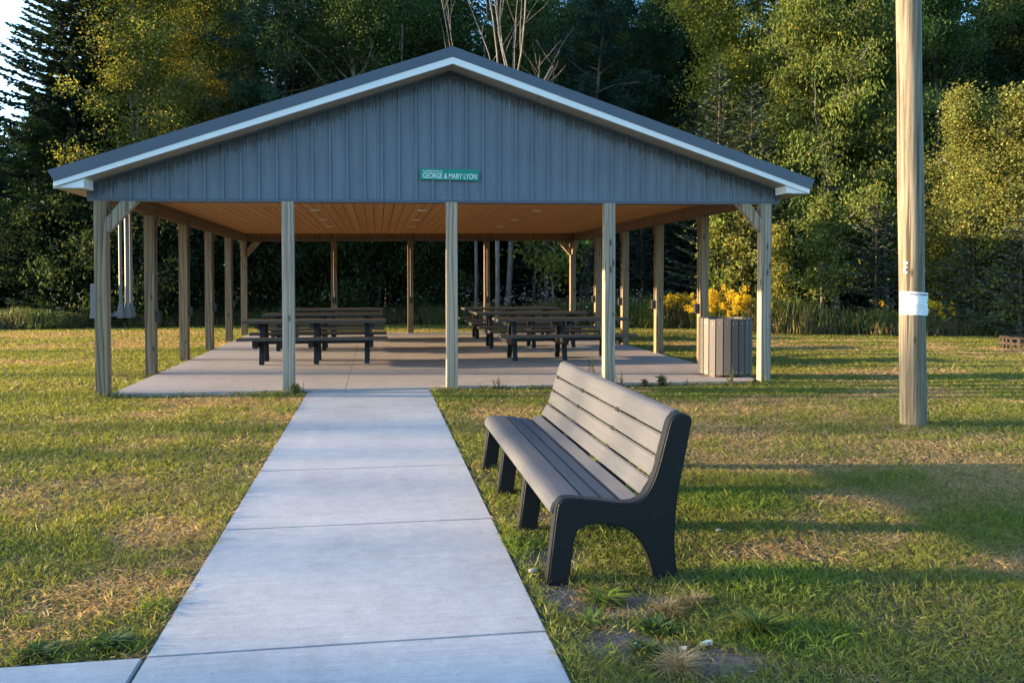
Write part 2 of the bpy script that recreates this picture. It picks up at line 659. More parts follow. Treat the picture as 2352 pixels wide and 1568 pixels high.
pav = empty("pavilion", (RX, 17.35, 0), "open timber picnic pavilion with blue grey metal gable and white fascia", "pavilion")
YF, YB = 11.55, 23.30        # wall planes
YR0, YR1 = 11.15, 23.70      # rake planes
XL, XR = -3.67, 5.85         # gable wall ends
EL, ER = -3.99, 6.17         # eave ends


def mat_wall():
    t = NT("blue_grey_ribbed_metal")
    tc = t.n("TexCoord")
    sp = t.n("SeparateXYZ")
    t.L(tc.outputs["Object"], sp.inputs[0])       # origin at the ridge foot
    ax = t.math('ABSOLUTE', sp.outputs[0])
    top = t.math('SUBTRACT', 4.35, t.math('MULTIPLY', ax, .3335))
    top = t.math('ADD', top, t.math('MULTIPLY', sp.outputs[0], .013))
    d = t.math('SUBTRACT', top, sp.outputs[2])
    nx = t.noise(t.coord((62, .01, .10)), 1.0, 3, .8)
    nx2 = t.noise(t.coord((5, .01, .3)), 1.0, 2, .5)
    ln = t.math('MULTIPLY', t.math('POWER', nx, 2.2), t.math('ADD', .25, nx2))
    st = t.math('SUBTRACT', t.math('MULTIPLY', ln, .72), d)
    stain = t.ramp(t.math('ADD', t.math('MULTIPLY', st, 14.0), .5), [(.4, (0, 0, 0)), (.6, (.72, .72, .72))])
    n = t.noise(t.coord((2, 2, 1)), 1.4, 4, .6)
    fine = t.noise(t.coord((1, 1, 1)), 220, 2, .6)
    c = t.ramp(n, [(.3, (.114, .137, .174)), (.7, (.146, .172, .214))])
    c = t.mix(c, t.ramp(fine, [(.3, (.9, .9, .9)), (.7, (1.08, 1.08, 1.08))]), .6, 'MULTIPLY')
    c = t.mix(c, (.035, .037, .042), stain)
    return t.done(c, .42, .45)


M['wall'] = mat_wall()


def gable(y, front, name):
    s_ = -1 if front else 1
    prof = []
    x = XL + .06
    pitch = .2305
    k = 0
    while x < XR - .02:
        prof += [(x - .022, 0), (x - .014, .030), (x + .014, .030), (x + .022, 0)]
        for m in (1, 2):
            q = x + pitch * m / 3
            prof += [(q - .010, 0), (q - .004, .0035), (q + .004, .0035), (q + .010, 0)]
        x += pitch
        k += 1
    prof = [q for q in prof if XL < q[0] < XR]
    prof = [(XL, 0)] + prof + [(XR, 0)]
    if not any(abs(q[0] - RX) < .006 for q in prof):
        prof.append((RX, None))
    prof.sort(key=lambda q: q[0])
    for i, q in enumerate(prof):
        if q[1] is None:
            prof[i] = (RX, prof[i - 1][1])
    m = MB()
    vs = []
    for (x, o) in prof:
        zt = slope(x, RZ)
        zb = 2.565 + dz(x)
        vs += [(x, y + s_ * o, zb), (x, y + s_ * o, zt), (x, y - s_ * .03, zb), (x, y - s_ * .03, zt)]
    n = len(prof)
    fs = []
    for i in range(n - 1):
        a, b = 4 * i, 4 * i + 4
        fs += [(a, b, b + 1, a + 1), (a + 2, a + 3, b + 3, b + 2), (a, a + 2, b + 2, b), (a + 1, b + 1, b + 3, a + 3)]
    fs += [(0, 1, 3, 2), (4 * n - 4, 4 * n - 2, 4 * n - 1, 4 * n - 3)]
    m.add(vs, fs)
    m.cur = 1
    x = XL + .06 + pitch / 2
    while x < XR - .05:
        for zz in (2.65, 3.28, 3.88):
            if zz < slope(x, RZ) - .12:
                m.disc((x, y, zz + dz(x)), .007, (0, s_, 0), .006, 6)
        x += pitch
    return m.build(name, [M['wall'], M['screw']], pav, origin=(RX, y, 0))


gable(YF, True, "gable_wall")
gable(YB, False, "gable_wall")

# wall trims: bottom drip edge, corner posts, top J-channel
for (y, s_) in ((YF, -1), (YB, 1)):
    t_ = MB()
    ya, yb = sorted((y + s_ * .034, y - s_ * .06))
    def zb(x): return 2.535 + dz(x)
    t_.add([(XL - .004, ya, zb(XL)), (XR + .004, ya, zb(XR)), (XR + .004, yb, zb(XR)), (XL - .004, yb, zb(XL)),
            (XL - .004, ya, zb(XL) + .038), (XR + .004, ya, zb(XR) + .038), (XR + .004, yb, zb(XR) + .038), (XL - .004, yb, zb(XL) + .038)],
           [(0, 1, 2, 3), (4, 7, 6, 5), (0, 4, 5, 1), (1, 5, 6, 2), (2, 6, 7, 3), (3, 7, 4, 0)])
    for x0, x1 in ((XL - .006, XL + .055), (XR - .055, XR + .006)):
        za = 2.574 + dz(x0)
        t_.box(x0, x1, ya - .002, yb, za, slope((x0 + x1) / 2, RZ) - .012)
    for x0, x1 in ((XL + .056, RX), (RX, XR - .056)):
        z0, z1 = slope(x0, RZ), slope(x1, RZ)
        pl = [(x0, z0 - .045), (x1, z1 - .045), (x1, z1 - .004), (x0, z0 - .004)]
        t_.prism(pl, 'y', ya - .001, yb)
    t_.build("wall_trim", M['darktrim'], pav)

# roof sheets with standing ribs, ridge cap
TOPZ = 4.605
rf = MB()
for sgn in (-1, 1):
    xe = EL if sgn < 0 else ER
    pl = [(RX, slope(RX, TOPZ)), (xe, slope(xe, TOPZ)), (xe, slope(xe, TOPZ) - .03), (RX, slope(RX, TOPZ) - .03)]
    rf.prism(pl, 'y', YR0 + .02, YR1 - .02)
    y = YR0 + .15
    while y < YR1 - .1:
        r_ = [(RX + sgn * .1, slope(RX + sgn * .1, TOPZ) - .002), (xe, slope(xe, TOPZ) - .002), (xe, slope(xe, TOPZ) + .018), (RX + sgn * .1, slope(RX + sgn * .1, TOPZ) + .018)]
        rf.prism(r_, 'y', y - .012, y + .012)
        y += .2286
rf.build("roof", M['darktrim'], pav)
rc = MB()
for sgn in (-1, 1):
    xa = RX + sgn * .17
    rc.prism([(RX, slope(RX, TOPZ) + .022), (xa, slope(xa, TOPZ) + .022), (xa, slope(xa, TOPZ) + .010), (RX, slope(RX, TOPZ) + .010)], 'y', YR0 + .03, YR1 - .03)
rc.build("ridge_cap", plain("ridge_closure", (.045, .042, .040), .6, .3), pav)

# dark rake trim and white rake fascia, front and back
for (ya, yb) in ((YR0 - .018, YR0 + .03), (YR1 - .03, YR1 + .018)):
    dk, wt = MB(), MB()
    for sgn in (-1, 1):
        xe = EL if sgn < 0 else ER
        xo = xe - .02 * (1 if sgn < 0 else -1)
        xi = xe + .06 * (1 if sgn < 0 else -1)
        dk.prism([(RX, slope(RX, TOPZ) + .006), (xo, slope(xo, TOPZ) + .006), (xi, slope(xe, TOPZ) - .135), (RX, slope(RX, TOPZ) - .125)], 'y', ya, yb)
        zr = 2.665 + dz(XL if sgn < 0 else XR)
        xk = RX + sgn * (TOPZ - .22 - zr) / (.3335 - sgn * .013)
        wt.prism([(RX, slope(RX, TOPZ) - .130), (xi + .004 * sgn, slope(xi, TOPZ) - .128), (xi + .004 * sgn, zr), (xk, zr), (RX, slope(RX, TOPZ) - .22)], 'y', ya + .008 if ya < 15 else ya + .004, yb - (.004 if ya < 15 else .008))
    dk.build("rake_trim", M['darktrim'], pav)
    wt.build("rake_fascia", M['white'], pav)

# boxed eave returns at the four corners, eave fascia and eave soffit
SZ = 2.665
for sgn, xw, xe in ((-1, XL, EL), (1, XR, ER)):
    for (y0, y1) in ((YR0 + .012, YF - .036), (YB + .036, YR1 - .012)):
        m = MB()
        xin = xe + .06 * (-sgn)
        z0 = SZ + dz(xw)
        xk = xw + .075 * (-sgn)
        zt = lambda x: slope(x, TOPZ) - .216
        m.prism([(xin, z0), (xk, z0), (xk, max(z0 + .02, zt(xk))), (xin, max(z0 + .012, zt(xin)))], 'y', y0, y1)
        m.build("eave_return", M['white'], pav)
    m = MB()
    a, b = sorted((xe + .055 * (-sgn), xe + .03 * (-sgn)))
    m.box(a, b, YR0 + .05, YR1 - .05, SZ + dz(xw) - .004, slope(xe, TOPZ) - .04)
    m.build("eave_fascia", M['white'], pav)
    m = MB()
    a, b = sorted((xe + .058 * (-sgn), xw + .0 * (-sgn)))
    m.box(a, b, YR0 + .02, YR1 - .02, SZ + dz(xw) - .012, SZ + dz(xw) - .003)
    m.build("eave_soffit", M['soffit'], pav)

# sloping rake soffit with panel seams
for (ya, yb) in ((YR0 + .022, YF - .031), (YB + .031, YR1 - .022)):
    m = MB()
    for sgn in (-1, 1):
        x = RX
        xe = (XL + .0) if sgn < 0 else (XR - .0)
        while (xe - x) * sgn > .02:
            x2 = x + sgn * min(.196, abs(xe - x))
            a, b = x + sgn * .0025, x2 - sgn * .0025
            m.prism([(a, slope(a, RZ - .004)), (b, slope(b, RZ - .004)), (b, slope(b, RZ - .014)), (a, slope(a, RZ - .014))], 'y', ya, yb)
            x = x2
        m.cur = 1
        m.prism([(RX, slope(RX, RZ + .008)), (xe, slope(xe, RZ + .008)), (xe, slope(xe, RZ - .001)), (RX, slope(RX, RZ - .001))], 'y', ya, yb)
        m.cur = 0
    m.build("rake_soffit", [M['soffit'], M['white']], pav)

# ceiling boards
def mat_ceiling():
    t = NT("orange_brown_ceiling_boards")
    n = t.noise(t.coord((30, 3, 1)), 1.0, 6, .65)
    f = t.noise(t.coord((1, 1, 1)), 45, 4, .75)
    xb = t.noise(t.coord((5.9, .02, 1)), 1.0, 1, .5)
    c = t.ramp(n, [(.3, (.48, .225, .080)), (.55, (.62, .325, .125)), (.75, (.70, .41, .175))])
    c = t.mix(c, t.ramp(f, [(.3, (.72, .70, .66)), (.66, (1.12, 1.1, 1.08))]), .8, 'MULTIPLY')
    c = t.mix(c, t.ramp(xb, [(.3, (.86, .86, .86)), (.7, (1.1, 1.08, 1.05))]), .8, 'MULTIPLY')
    return t.done(c, .6, .3)


m = MB()
x = -3.44
while x < 5.58:
    x2 = min(x + .17, 5.62)
    m.prism([(x + .006, 2.735 + dz(x)), (x2 - .006, 2.735 + dz(x2)), (x2 - .006, 2.755 + dz(x2)), (x + .006, 2.755 + dz(x))], 'y', YF + .06, YB - .06)
    x = x2
m.cur = 1
m.prism([(-3.44, 2.752 + dz(-3.44)), (5.6, 2.752 + dz(5.6)), (5.6, 2.78 + dz(5.6)), (-3.44, 2.78 + dz(-3.44))], 'y', YF + .05, YB - .05)
m.build("ceiling", [mat_ceiling(), plain("groove_shadow_wood", (.06, .03, .015), .9, .1)], pav)

# beams (doubled planks along both sides and the back; front header behind the wall)
XPL, XPR = -3.49, 5.60
FX = [-3.49, -1.16, 1.02, 3.25, 5.60]
BX = [-3.49, -1.14, .92, 3.04, 5.50]
SY = [11.47, 13.82, 16.12, 18.45, 20.82, 23.20]


def sbeam(x0, x1):
    m = MB()
    for a, b in ((x0, x0 + (x1 - x0) * .47), (x0 + (x1 - x0) * .53, x1)):
        m.box(a, b, 11.62, 23.12, 2.535 + dz((x0 + x1) / 2), 2.752 + dz((x0 + x1) / 2))
    m.box(x0 + .01, x1 - .01, 11.63, 23.11, 2.55 + dz((x0 + x1) / 2), 2.73 + dz((x0 + x1) / 2))
    return m.build("beam", M['beam'], pav, origin=((x0 + x1) / 2, 11.6, 2.5), bevel=.004)


sbeam(-3.57, -3.41)
sbeam(5.52, 5.68)


def xbeam(y0, y1):
    m = MB()
    for a, b in ((y0, y0 + .07), (y1 - .07, y1)):
        m.add([(-3.40, a, 2.54 + dz(-3.4)), (5.51, a, 2.54 + dz(5.5)), (5.51, b, 2.54 + dz(5.5)), (-3.40, b, 2.54 + dz(-3.4)),
               (-3.40, a, 2.751 + dz(-3.4)), (5.51, a, 2.751 + dz(5.5)), (5.51, b, 2.751 + dz(5.5)), (-3.40, b, 2.751 + dz(-3.4))],
              [(0, 1, 2, 3), (4, 7, 6, 5), (0, 4, 5, 1), (1, 5, 6, 2), (2, 6, 7, 3), (3, 7, 4, 0)])
    return m.build("beam", M['beam'], pav, origin=(1, y0, 2.5), bevel=.004)


xbeam(23.10, 23.26)
xbeam(11.62, 11.78)

# posts, outlets, conduits, braces
PW = .076


def post(x, y, z0, z1, wx=PW, wy=PW, mat='post'):
    m = MB()
    m.box(x - wx, x + wx, y - wy, y + wy, z0, z1)
    return m.build("post", M[mat], pav, origin=(x, y, z0), bevel=.005)


def outlet(pst, x, y, zb, dirx, diry, ztop):
    """dark outlet box on the post face looking along (dirx, diry), with its conduit rising to the beam"""
    b = MB()
    off = PW
    cx, cy = x + dirx * (off + .03), y + diry * (off + .03)
    hx, hy = (.036, .048) if dirx else (.048, .036)
    b.box(cx - hx, cx + hx, cy - hy, cy + hy, zb - .085, zb + .085)
    b.box(cx - hx * .85 + dirx * .015, cx + hx * .85 + dirx * .015, cy - hy * .85 + diry * .015, cy + hy * .85 + diry * .015, zb - .075, zb + .075)
    b.build("outlet_box", M['black_plastic'], pst, bevel=.004)
    c = MB()
    px, py = x + dirx * (off + .013), y + diry * (off + .013)
    sx = .03
    c.tube([(px, py, zb + .05), (px + (0 if dirx else .012), py + (.012 if dirx else 0), zb + .12), (px, py, zb + .26), (px, py, ztop - .35), (px, py, ztop - .28), (px + dirx * sx, py + diry * sx, ztop - .1), (px + dirx * sx * 1.2, py + diry * sx * 1.2, ztop + .1)], .0105, 8)
    for zz in (zb + .3, zb + .85, ztop - .4):
        c.box(px - .016, px + .016, py - .016, py + .016, zz, zz + .02)
    c.build("conduit", M['pvc'], pst, smooth=True)


front_posts = []
for i, x in enumerate(FX):
    y = 11.50
    top = 2.534 + dz(x)
    front_posts.append(post(x, y - .012, -.1 if i in (0, 4) else -.05, top, mat='post' if i == 0 else 'post_grey'))
for i, y in enumerate(SY[1:-1]):
    pl = post(XPL, y, ST - .01, 2.533 + dz(XPL))
    outlet(pl, XPL, y, .94, 1, 0, 2.56)
    pr_ = post(XPR, y, ST - .01, 2.533 + dz(XPR))
    outlet(pr_, XPR, y, 1.02, -1, 0, 2.62)
for i, x in enumerate(BX):
    q = post(x, 23.18, ST - .01, 2.538 + dz(x))
    if 0 < i < 4:
        outlet(q, x, 23.18, .96, 0, -1, 2.50)
        b = MB()
        b.box(x - .05, x + .05, 23.06, 23.098, 2.50 + dz(x), 2.60 + dz(x))
        b.build("junction_box", M['pvc'], q, bevel=.004)

cb = MB()      # horizontal conduit along the back beam and both side beams
cb.tube([(-3.36, 23.0, 2.72), (-3.33, 23.05, 2.66), (-3.27, 23.085, 2.60), (-3.15, 23.085, 2.585), (-1.2, 23.085, 2.575 + dz(-1.2)), (3.0, 23.085, 2.575 + dz(3))], .012, 8)
cb.build("conduit", M['pvc'], pav, smooth=True)
for x, d in ((-3.395, 1), (5.505, -1)):
    c = MB()
    pts = []
    for i in range(25):
        yy = 11.9 + i * (23.0 - 11.9) / 24
        pts.append((x, yy, 2.63 + dz(x) + .012 * math.sin(i * 1.9)))
    c.tube(pts, .009, 6)
    c.build("conduit", M['pvc'], pav, smooth=True)


def knee(x, y, sgn, ln=.36, zt=None, along='x'):
    """doubled 45-degree corner brace"""
    zt = 2.53 + dz(x)
    m = MB()
    a = PW
    prof = [(a, zt - .38 - .02), (a, zt - .38 + .17), (a + .17, zt), (a + .385, zt), (a + .03, zt - .40)]
    if along == 'x':
        m.prism([(x + sgn * q[0], q[1]) for q in prof], 'y', y - .062, y + .04)
    else:
        m.prism([(y + sgn * q[0], q[1]) for q in prof], 'x', x - .05, x + .05)
    return m.build("corner_brace", M['brace'], pav, origin=(x, y, zt), bevel=.004)


knee(FX[0], 11.49, 1)
knee(FX[4], 11.49, -1)
knee(BX[0], 23.18, 1)
knee(BX[4], 23.18, -1)
knee(BX[0], 23.18, -1, along='y')
knee(BX[4], 23.18, -1, along='y')

for x in (-1.07, .82, 2.93):
    for y in (15.2, 17.65, 19.95):
        m = MB()
        m.tube([(x, y, 2.7345 + dz(x)), (x, y, 2.722 + dz(x))], [.10, .095], 20)
        m.tube([(x, y, 2.7215 + dz(x)), (x, y, 2.714 + dz(x))], [.078, .06], 20)
        m.build("ceiling_light", M['lamp'], pav)

# meter panel with its pipes behind the front left post
pn = MB()
px0, py0 = -3.72, 12.02
pn.box(px0 - .09, px0 + .09, py0, py0 + .16, 1.0, 1.47)
pn.prism([(px0 - .10, 1.0), (px0 + .09, 1.0), (px0 + .09, 1.03), (px0 - .10, 1.03)], 'y', py0 - .012, py0 + .17)
panel = pn.build("meter_box", M['steel'], pav, bevel=.006)
hp = MB()
hp.box(-3.52, -3.40, 12.06, 12.11, 1.03, 1.085)
hp.box(-3.60, -3.36, 12.14, 12.2, 1.015, 1.065)
hp.build("conduit", M['pvc'], panel, bevel=.004)
for (x, y, r, zb_, bx) in ((-3.445, 12.10, .021, 1.05, .034), (-3.375, 12.16, .031, 1.05, .05), (-3.345, 12.23, .022, 1.05, .04)):
    m = MB()
    m.tube([(x, y, zb_ + .12), (x, y, 2.56)], r, 14)
    m.box(x - bx, x + bx, y - bx, y + bx, zb_ - .05, zb_ + .10)
    m.tube([(x, y, zb_ + .09), (x, y, zb_ + .15)], [r * 1.45, r * 1.25], 14)
    m.build("conduit", M['pvc'], panel, smooth=True)

# ------------------------------------------------------------------ name sign on the gable
M['sign'] = plain("green_sign_face", (.0, .25, .17), .45, .4, 0, .03, 2)
M['sign_text'] = plain("white_sign_lettering", (.80, .82, .82), .5, .4, 0, .02, 2)
sg = empty("name_sign", (.996, YF - .036, 2.888), "green name sign with white capital lettering screwed to the metal gable", "sign")
sg.rotation_euler = (0, rad(.35), 0)
m = MB()
m.box(.592, 1.40, YF - .040, YF - .032, 2.888, 3.039)
m.build("sign_face", M['sign'], sg, bevel=.0015)
for body, w_, h_, x0, z0, bold in (("IN APPRECIATION OF", .268, .026, .629, 2.992, .004), ("GEORGE & MARY LYON", .742, .073, .629, 2.908, .006)):
    me, co = text_mesh(body, w_, h_, bold=bold)
    o3 = np.stack([co[:, 0] + x0 - .996, np.full(len(co), -.0054), co[:, 1] + z0 - 2.888], 1)
    me.vertices.foreach_set("co", o3.astype(np.float32).ravel())
    me.update()
    me.materials.clear()
    me.materials.append(M['sign_text'])
    link_mesh("lettering", me, sg)
for x in (.612, 1.387):
    m = MB()
    m.disc((x, YF - .040, 2.962), .005, (0, -1, 0), .003, 8)
    m.build("screw", M['bright_screw'], sg)

# ------------------------------------------------------------------ park bench
def mat_slat(lo=(.068, .071, .080), hi=(.092, .096, .107), name="grey_recycled_plastic_slat"):
    t = NT(name)
    n = t.noise(t.coord((60, 2.5, 60), rnd=11), 1, 5, .65)
    f = t.noise(t.coord((1, 1, 1)), 260, 2, .6)
    c = t.ramp(n, [(.3, lo), (.7, hi)])
    c = t.mix(c, t.ramp(f, [(.3, (.82, .82, .82)), (.7, (1.1, 1.1, 1.1))]), .6, 'MULTIPLY')
    return t.done(c, .5, .35, 0, t.bump(t.math('ADD', n, f), .12, .002))


def mat_black():
    t = NT("black_textured_plastic")
    f = t.noise(t.coord(), 75, 3, .6)
    v = t.n("TexVoronoi", feature='F1')
    v.inputs["Scale"].default_value = 95
    t.L(t.coord(), v.inputs["Vector"])
    c = t.ramp(f, [(.3, (.006, .007, .009)), (.7, (.012, .013, .016))])
    return t.done(c, .45, .32, 0, t.bump(t.math('ADD', f, v.outputs[0]), .22, .004))


M['slat'] = mat_slat()
M['bin_slat'] = mat_slat((.066, .063, .065), (.095, .090, .090), 'dark_grey_bin_slat')
M['black'] = mat_black()


def smooth_poly(pts, n=6):
    """Catmull-Rom through the marked soft points (third value 1) of a closed outline"""
    out = []
    k = len(pts)
    for i in range(k):
        p0, p1, p2, p3 = (Vector(pts[(i + j) % k][:2]) for j in (-1, 0, 1, 2))
        soft = pts[i][2] and pts[(i + 1) % k][2]
        if soft:
            for s_ in range(n):
                t = s_ / n
                q = .5 * ((2 * p1) + (p2 - p0) * t + (2 * p0 - 5 * p1 + 4 * p2 - p3) * t * t + (3 * p1 - p0 - 3 * p2 + p3) * t ** 3)
                out.append((q.x, q.y))
        else:
            out.append((p1.x, p1.y))
    return out


FRAME = [(0.0, -.03, 0), (.028, .20, 0), (.050, .375, 1), (.068, .418, 1), (.105, .432, 1), (.20, .424, 1), (.31, .408, 1), (.395, .396, 1), (.455, .400, 1), (.505, .428, 1),
         (.548, .492, 1), (.580, .580, 1), (.612, .70, 1), (.640, .800, 1), (.668, .832, 1), (.715, .838, 1), (.757, .815, 1), (.745, .73, 1), (.716, .58, 1), (.690, .45, 1), (.676, .33, 1), (.670, .20, 1), (.676, .10, 1), (.690, -.03, 0),
         (.566, -.03, 0), (.548, .06, 1), (.515, .15, 1), (.462, .225, 1), (.395, .272, 1), (.31, .291, 1), (.22, .291, 1), (.172, .275, 1), (.148, .235, 1), (.132, .14, 1), (.112, -.03, 0)]
bench = empty("park_bench", (.83, 5.37, 0), "grey slatted park bench with black arched end frames beside the concrete path", "bench")
BY = [4.09, 4.95, 5.83, 6.65]
for y in BY:
    m = MB()
    ol = smooth_poly(FRAME, 5)
    m.prism([(.83 + q[0], q[1] + (.004 if y == BY[0] else -.018 if .05 < q[1] else 0)) for q in ol], 'y', y - .04, y + .045)
    m.build("bench_frame", M['black'], bench, origin=(.83, y, 0), bevel=.008, smooth=True, seg=3)
# slats follow the seat line: each given by two end points on the profile (x, z) and a thickness
SL = [((.108, .412), (.205, .408)), ((.213, .407), (.305, .393)), ((.313, .391), (.402, .379)), ((.410, .379), (.492, .409)),
      ((.500, .417), (.553, .497)), ((.558, .506), (.590, .606)), ((.593, .616), (.622, .718)), ((.625, .729), (.650, .806))]
ys_, ye_ = BY[0] + .02, BY[-1] + .075
for i, (a, b) in enumerate(SL):
    a, b = Vector(a), Vector(b)
    d = (b - a).normalized()
    nn = Vector((d.y, -d.x))                     # away from the sitter
    th = .040
    if i == 0:                                   # rounded front edge
        arc = [Vector((.030, .335)), Vector((.034, .365)), Vector((.045, .392)), Vector((.068, .408))]
        ol = arc + [a, b, b + nn * th, a + nn * th, Vector((.082, .372)), Vector((.074, .350)), Vector((.066, .335))]
    elif i == 7:                                 # rolled top edge
        ol = [a, b, Vector((.662, .832)), Vector((.682, .846)), Vector((.706, .846)), Vector((.720, .832)), Vector((.706, .822)), Vector((.694, .806)), a + nn * th]
    else:
        ol = [a, b, b + nn * th, a + nn * th]
    m = MB()
    m.prism([(.83 + q.x, q.y + .010) for q in ol], 'y', ys_, ye_)
    m.build("slat", M['slat'], bench, origin=(1.2, 5.4, .4), bevel=.007, smooth=True)

# ------------------------------------------------------------------ picnic tables
def mat_tabletop():
    t = NT("brown_grey_plastic_plank")
    n = t.noise(t.coord((2.5, 50, 50), rnd=7), 1, 5, .65)
    c = t.ramp(n, [(.3, (.050, .043, .041)), (.7, (.080, .070, .065))])
    return t.done(c, .45, .4, 0, t.bump(n, .15, .003))


M['plank'] = mat_tabletop()
tb = empty("picnic_table", (0, 0, 0), "", "picnic table", "picnic tables standing on the pavilion floor")
HL = 1.225
m = MB()
for k in range(5):
    y0 = -.375 + k * .151
    m.box(-HL, HL, y0, y0 + .144, .712, .762)
m.build("tabletop", M['plank'], tb, bevel=.008)
for s_ in (-1, 1):
    m = MB()
    for k in range(2):
        y0 = .56 + k * .15
        a, b = sorted((s_ * y0, s_ * (y0 + .143)))
        m.box(-HL - .02, HL + .02, a, b, .445, .49)
    m.build("bench_seat", M['plank'], tb, bevel=.008)
for x, off in ((-.90, -.075), (0.02, -.075), (.89, .075)):
    for s_ in (-1, 1):
        m = MB()
        m.bar((x, s_ * .345, 0.0), (x, s_ * .17, .70), .085, .075, (0, 1, 0))
        m.build("leg", M['black'], tb, bevel=.006)
    m = MB()
    m.prism([(-.70, .335), (-.60, .30), (.60, .30), (.70, .335), (.70, .44), (-.70, .44)], 'x', x + off - .035, x + off + .035)
    m.build("seat_support", M['black'], tb, bevel=.008)
    m = MB()
    m.box(x + off - .04, x + off + .04, -.34, .34, .625, .708)
    m.build("top_support", M['black'], tb, bevel=.006)
m = MB()
m.box(-.88, .87, -.03, .03, .335, .385)
m.build("stretcher", M['black'], tb, bevel=.006)
spots = [(-1.06, 15.23, 0, "dark brown picnic table behind the second front post, nearest of the left row"),
         (-1.10, 18.05, .4, "dark picnic table in the middle of the left row, between two other tables"),
         (-1.06, 20.90, -.4, "farthest dark picnic table of the left row, close to the back posts"),
         (3.37, 15.23, 0, "dark brown picnic table behind the bench and fourth front post, nearest of the right row"),
         (3.33, 18.05, -.5, "dark picnic table in the middle of the right row, half behind the nearest one"),
         (3.36, 20.95, .5, "farthest dark picnic table of the right row, before the goldenrod and back corner post")]
for i, (x, y, a, lab) in enumerate(spots):
    o = tb if i == 0 else copy_tree(tb)
    o.location = (x, y, ST)
    o.rotation_euler = (0, 0, rad(a))
    o["label"] = lab

# ------------------------------------------------------------------ litter bin of vertical slats
bn = empty("litter_bin", (5.32, 12.22, ST), "round litter bin of vertical grey plastic slats in the front right corner of the slab", "litter bin")
NS, BR = 22, .385
rnd = random.Random(8)
for k in range(NS):
    a = 2 * math.pi * (k + .35) / NS
    c, s_ = math.cos(a), math.sin(a)
    z0, z1 = .035 + rnd.uniform(-.006, .006), .885 + rnd.uniform(-.004, .004)
    if k == 13:
        z0, z1 = .0, .872
    hw = BR * math.tan(math.pi / NS) - .004
    m = MB()
    cx, cy = 5.32 + c * BR, 12.22 + s_ * BR
    T = Vector((-s_, c, 0))
    R_ = Vector((c, s_, 0))
    P0 = Vector((cx, cy, ST))
    vs = []
    for z in (z0, z1):
        for (u, v) in ((-hw, -.016), (hw, -.016), (hw, .016), (-hw, .016)):
            q = P0 + T * u + R_ * v
            vs.append((q.x, q.y, ST + z))
    m.add(vs, [(0, 1, 2, 3), (7, 6, 5, 4), (0, 4, 5, 1), (1, 5, 6, 2), (2, 6, 7, 3), (3, 7, 4, 0)])
    sl_ = m.build("slat", M['bin_slat'], bn, origin=(cx, cy, ST), bevel=.004)
    m = MB()
    for z in (z0 + .045, z1 - .07):
        for u in ((-.025, .025) if k % 4 == 0 else (0,)):
            q = P0 + T * u + R_ * .0165
            m.disc((q.x, q.y, ST + z), .008, R_, .003, 8)
    m.build("screw", M['bright_screw'], sl_)
m = MB()
m.tube([(5.32, 12.22, ST + .03), (5.32, 12.22, ST + .80)], [.345, .350], 24)
m.build("liner", plain("dark_bin_liner", (.03, .03, .032), .5, .4), bn)

# ------------------------------------------------------------------ timber utility pole, paint mark, permit notice
def mat_pole():
    t = NT("weathered_pole_wood")
    v = t.coord((13, 13, .55))
    n = t.noise(v, 1.0, 6, .68, .6)
    n2 = t.noise(t.coord((40, 40, 1.2)), 1, 4, .6)
    big = t.noise(t.coord((1.5, 1.5, .8)), 1.2, 3, .6)
    c = t.ramp(n, [(.28, (.105, .085, .063)), (.45, (.195, .166, .130)), (.62, (.25, .222, .178)), (.8, (.165, .157, .138))])
    c = t.mix(c, t.ramp(n2, [(.32, (.45, .43, .40)), (.6, (1.14, 1.14, 1.14))]), .9, 'MULTIPLY')
    c = t.mix(c, t.ramp(big, [(.35, (.82, .86, .80)), (.65, (1.06, 1.02, .96))]), 1.0, 'MULTIPLY')
    k = t.n("TexVoronoi", feature='F1')
    k.inputs["Scale"].default_value = 1
    t.L(t.coord((4.5, 4.5, 1.7)), k.inputs["Vector"])
    c = t.mix(c, (.06, .04, .025), t.ramp(k.outputs[0], [(.04, (.85, .85, .85)), (.10, (0, 0, 0))]))
    cr = t.noise(t.coord((22, 22, .25)), 1, 2, .4)
    c = t.mix(c, (.05, .04, .03), t.ramp(cr, [(.33, (.9, .9, .9)), (.36, (0, 0, 0))]))
    return t.done(c, .8, .2, 0, t.bump(t.math('ADD', n, n2), .5, .012))


PX, PY = 5.54, 7.93


def pole_c(z):
    return Vector((PX - .0255 * z, PY, z))


def pole_r(z):
    return .130 - .0024 * z


pl = empty("utility_pole", (PX, PY, 0), "tall bare timber utility pole standing in the lawn right of the pavilion", "pole")
m = MB()
m.tube([pole_c(z) for z in np.linspace(-.2, 9.2, 40)], [pole_r(z) + .0025 * math.sin(z * 3.1) for z in np.linspace(-.2, 9.2, 40)], 40)
m.build("pole_shaft", mat_pole(), pl, smooth=True)
dview = Vector((PX, PY, 0)).normalized()
dright = Vector((dview.y, -dview.x, 0))


def on_pole(th, z, dr):
    return pole_c(z) + (-dview * math.cos(th) + dright * math.sin(th)) * (pole_r(z) + dr)


def pole_patch(poly, name, mat, parent, dr=.003, th=.002):
    """poly: outline in (angle, z), laid on the shaft with a thickness"""
    m_ = MB()
    n = len(poly)
    vs = [on_pole(a, z, dr + th) for a, z in poly] + [on_pole(a, z, dr - .004) for a, z in poly]
    m_.add(vs, [tuple(range(n))] + [(i, i + n, (i + 1) % n + n, (i + 1) % n) for i in range(n)])
    return m_.build(name, mat, parent)


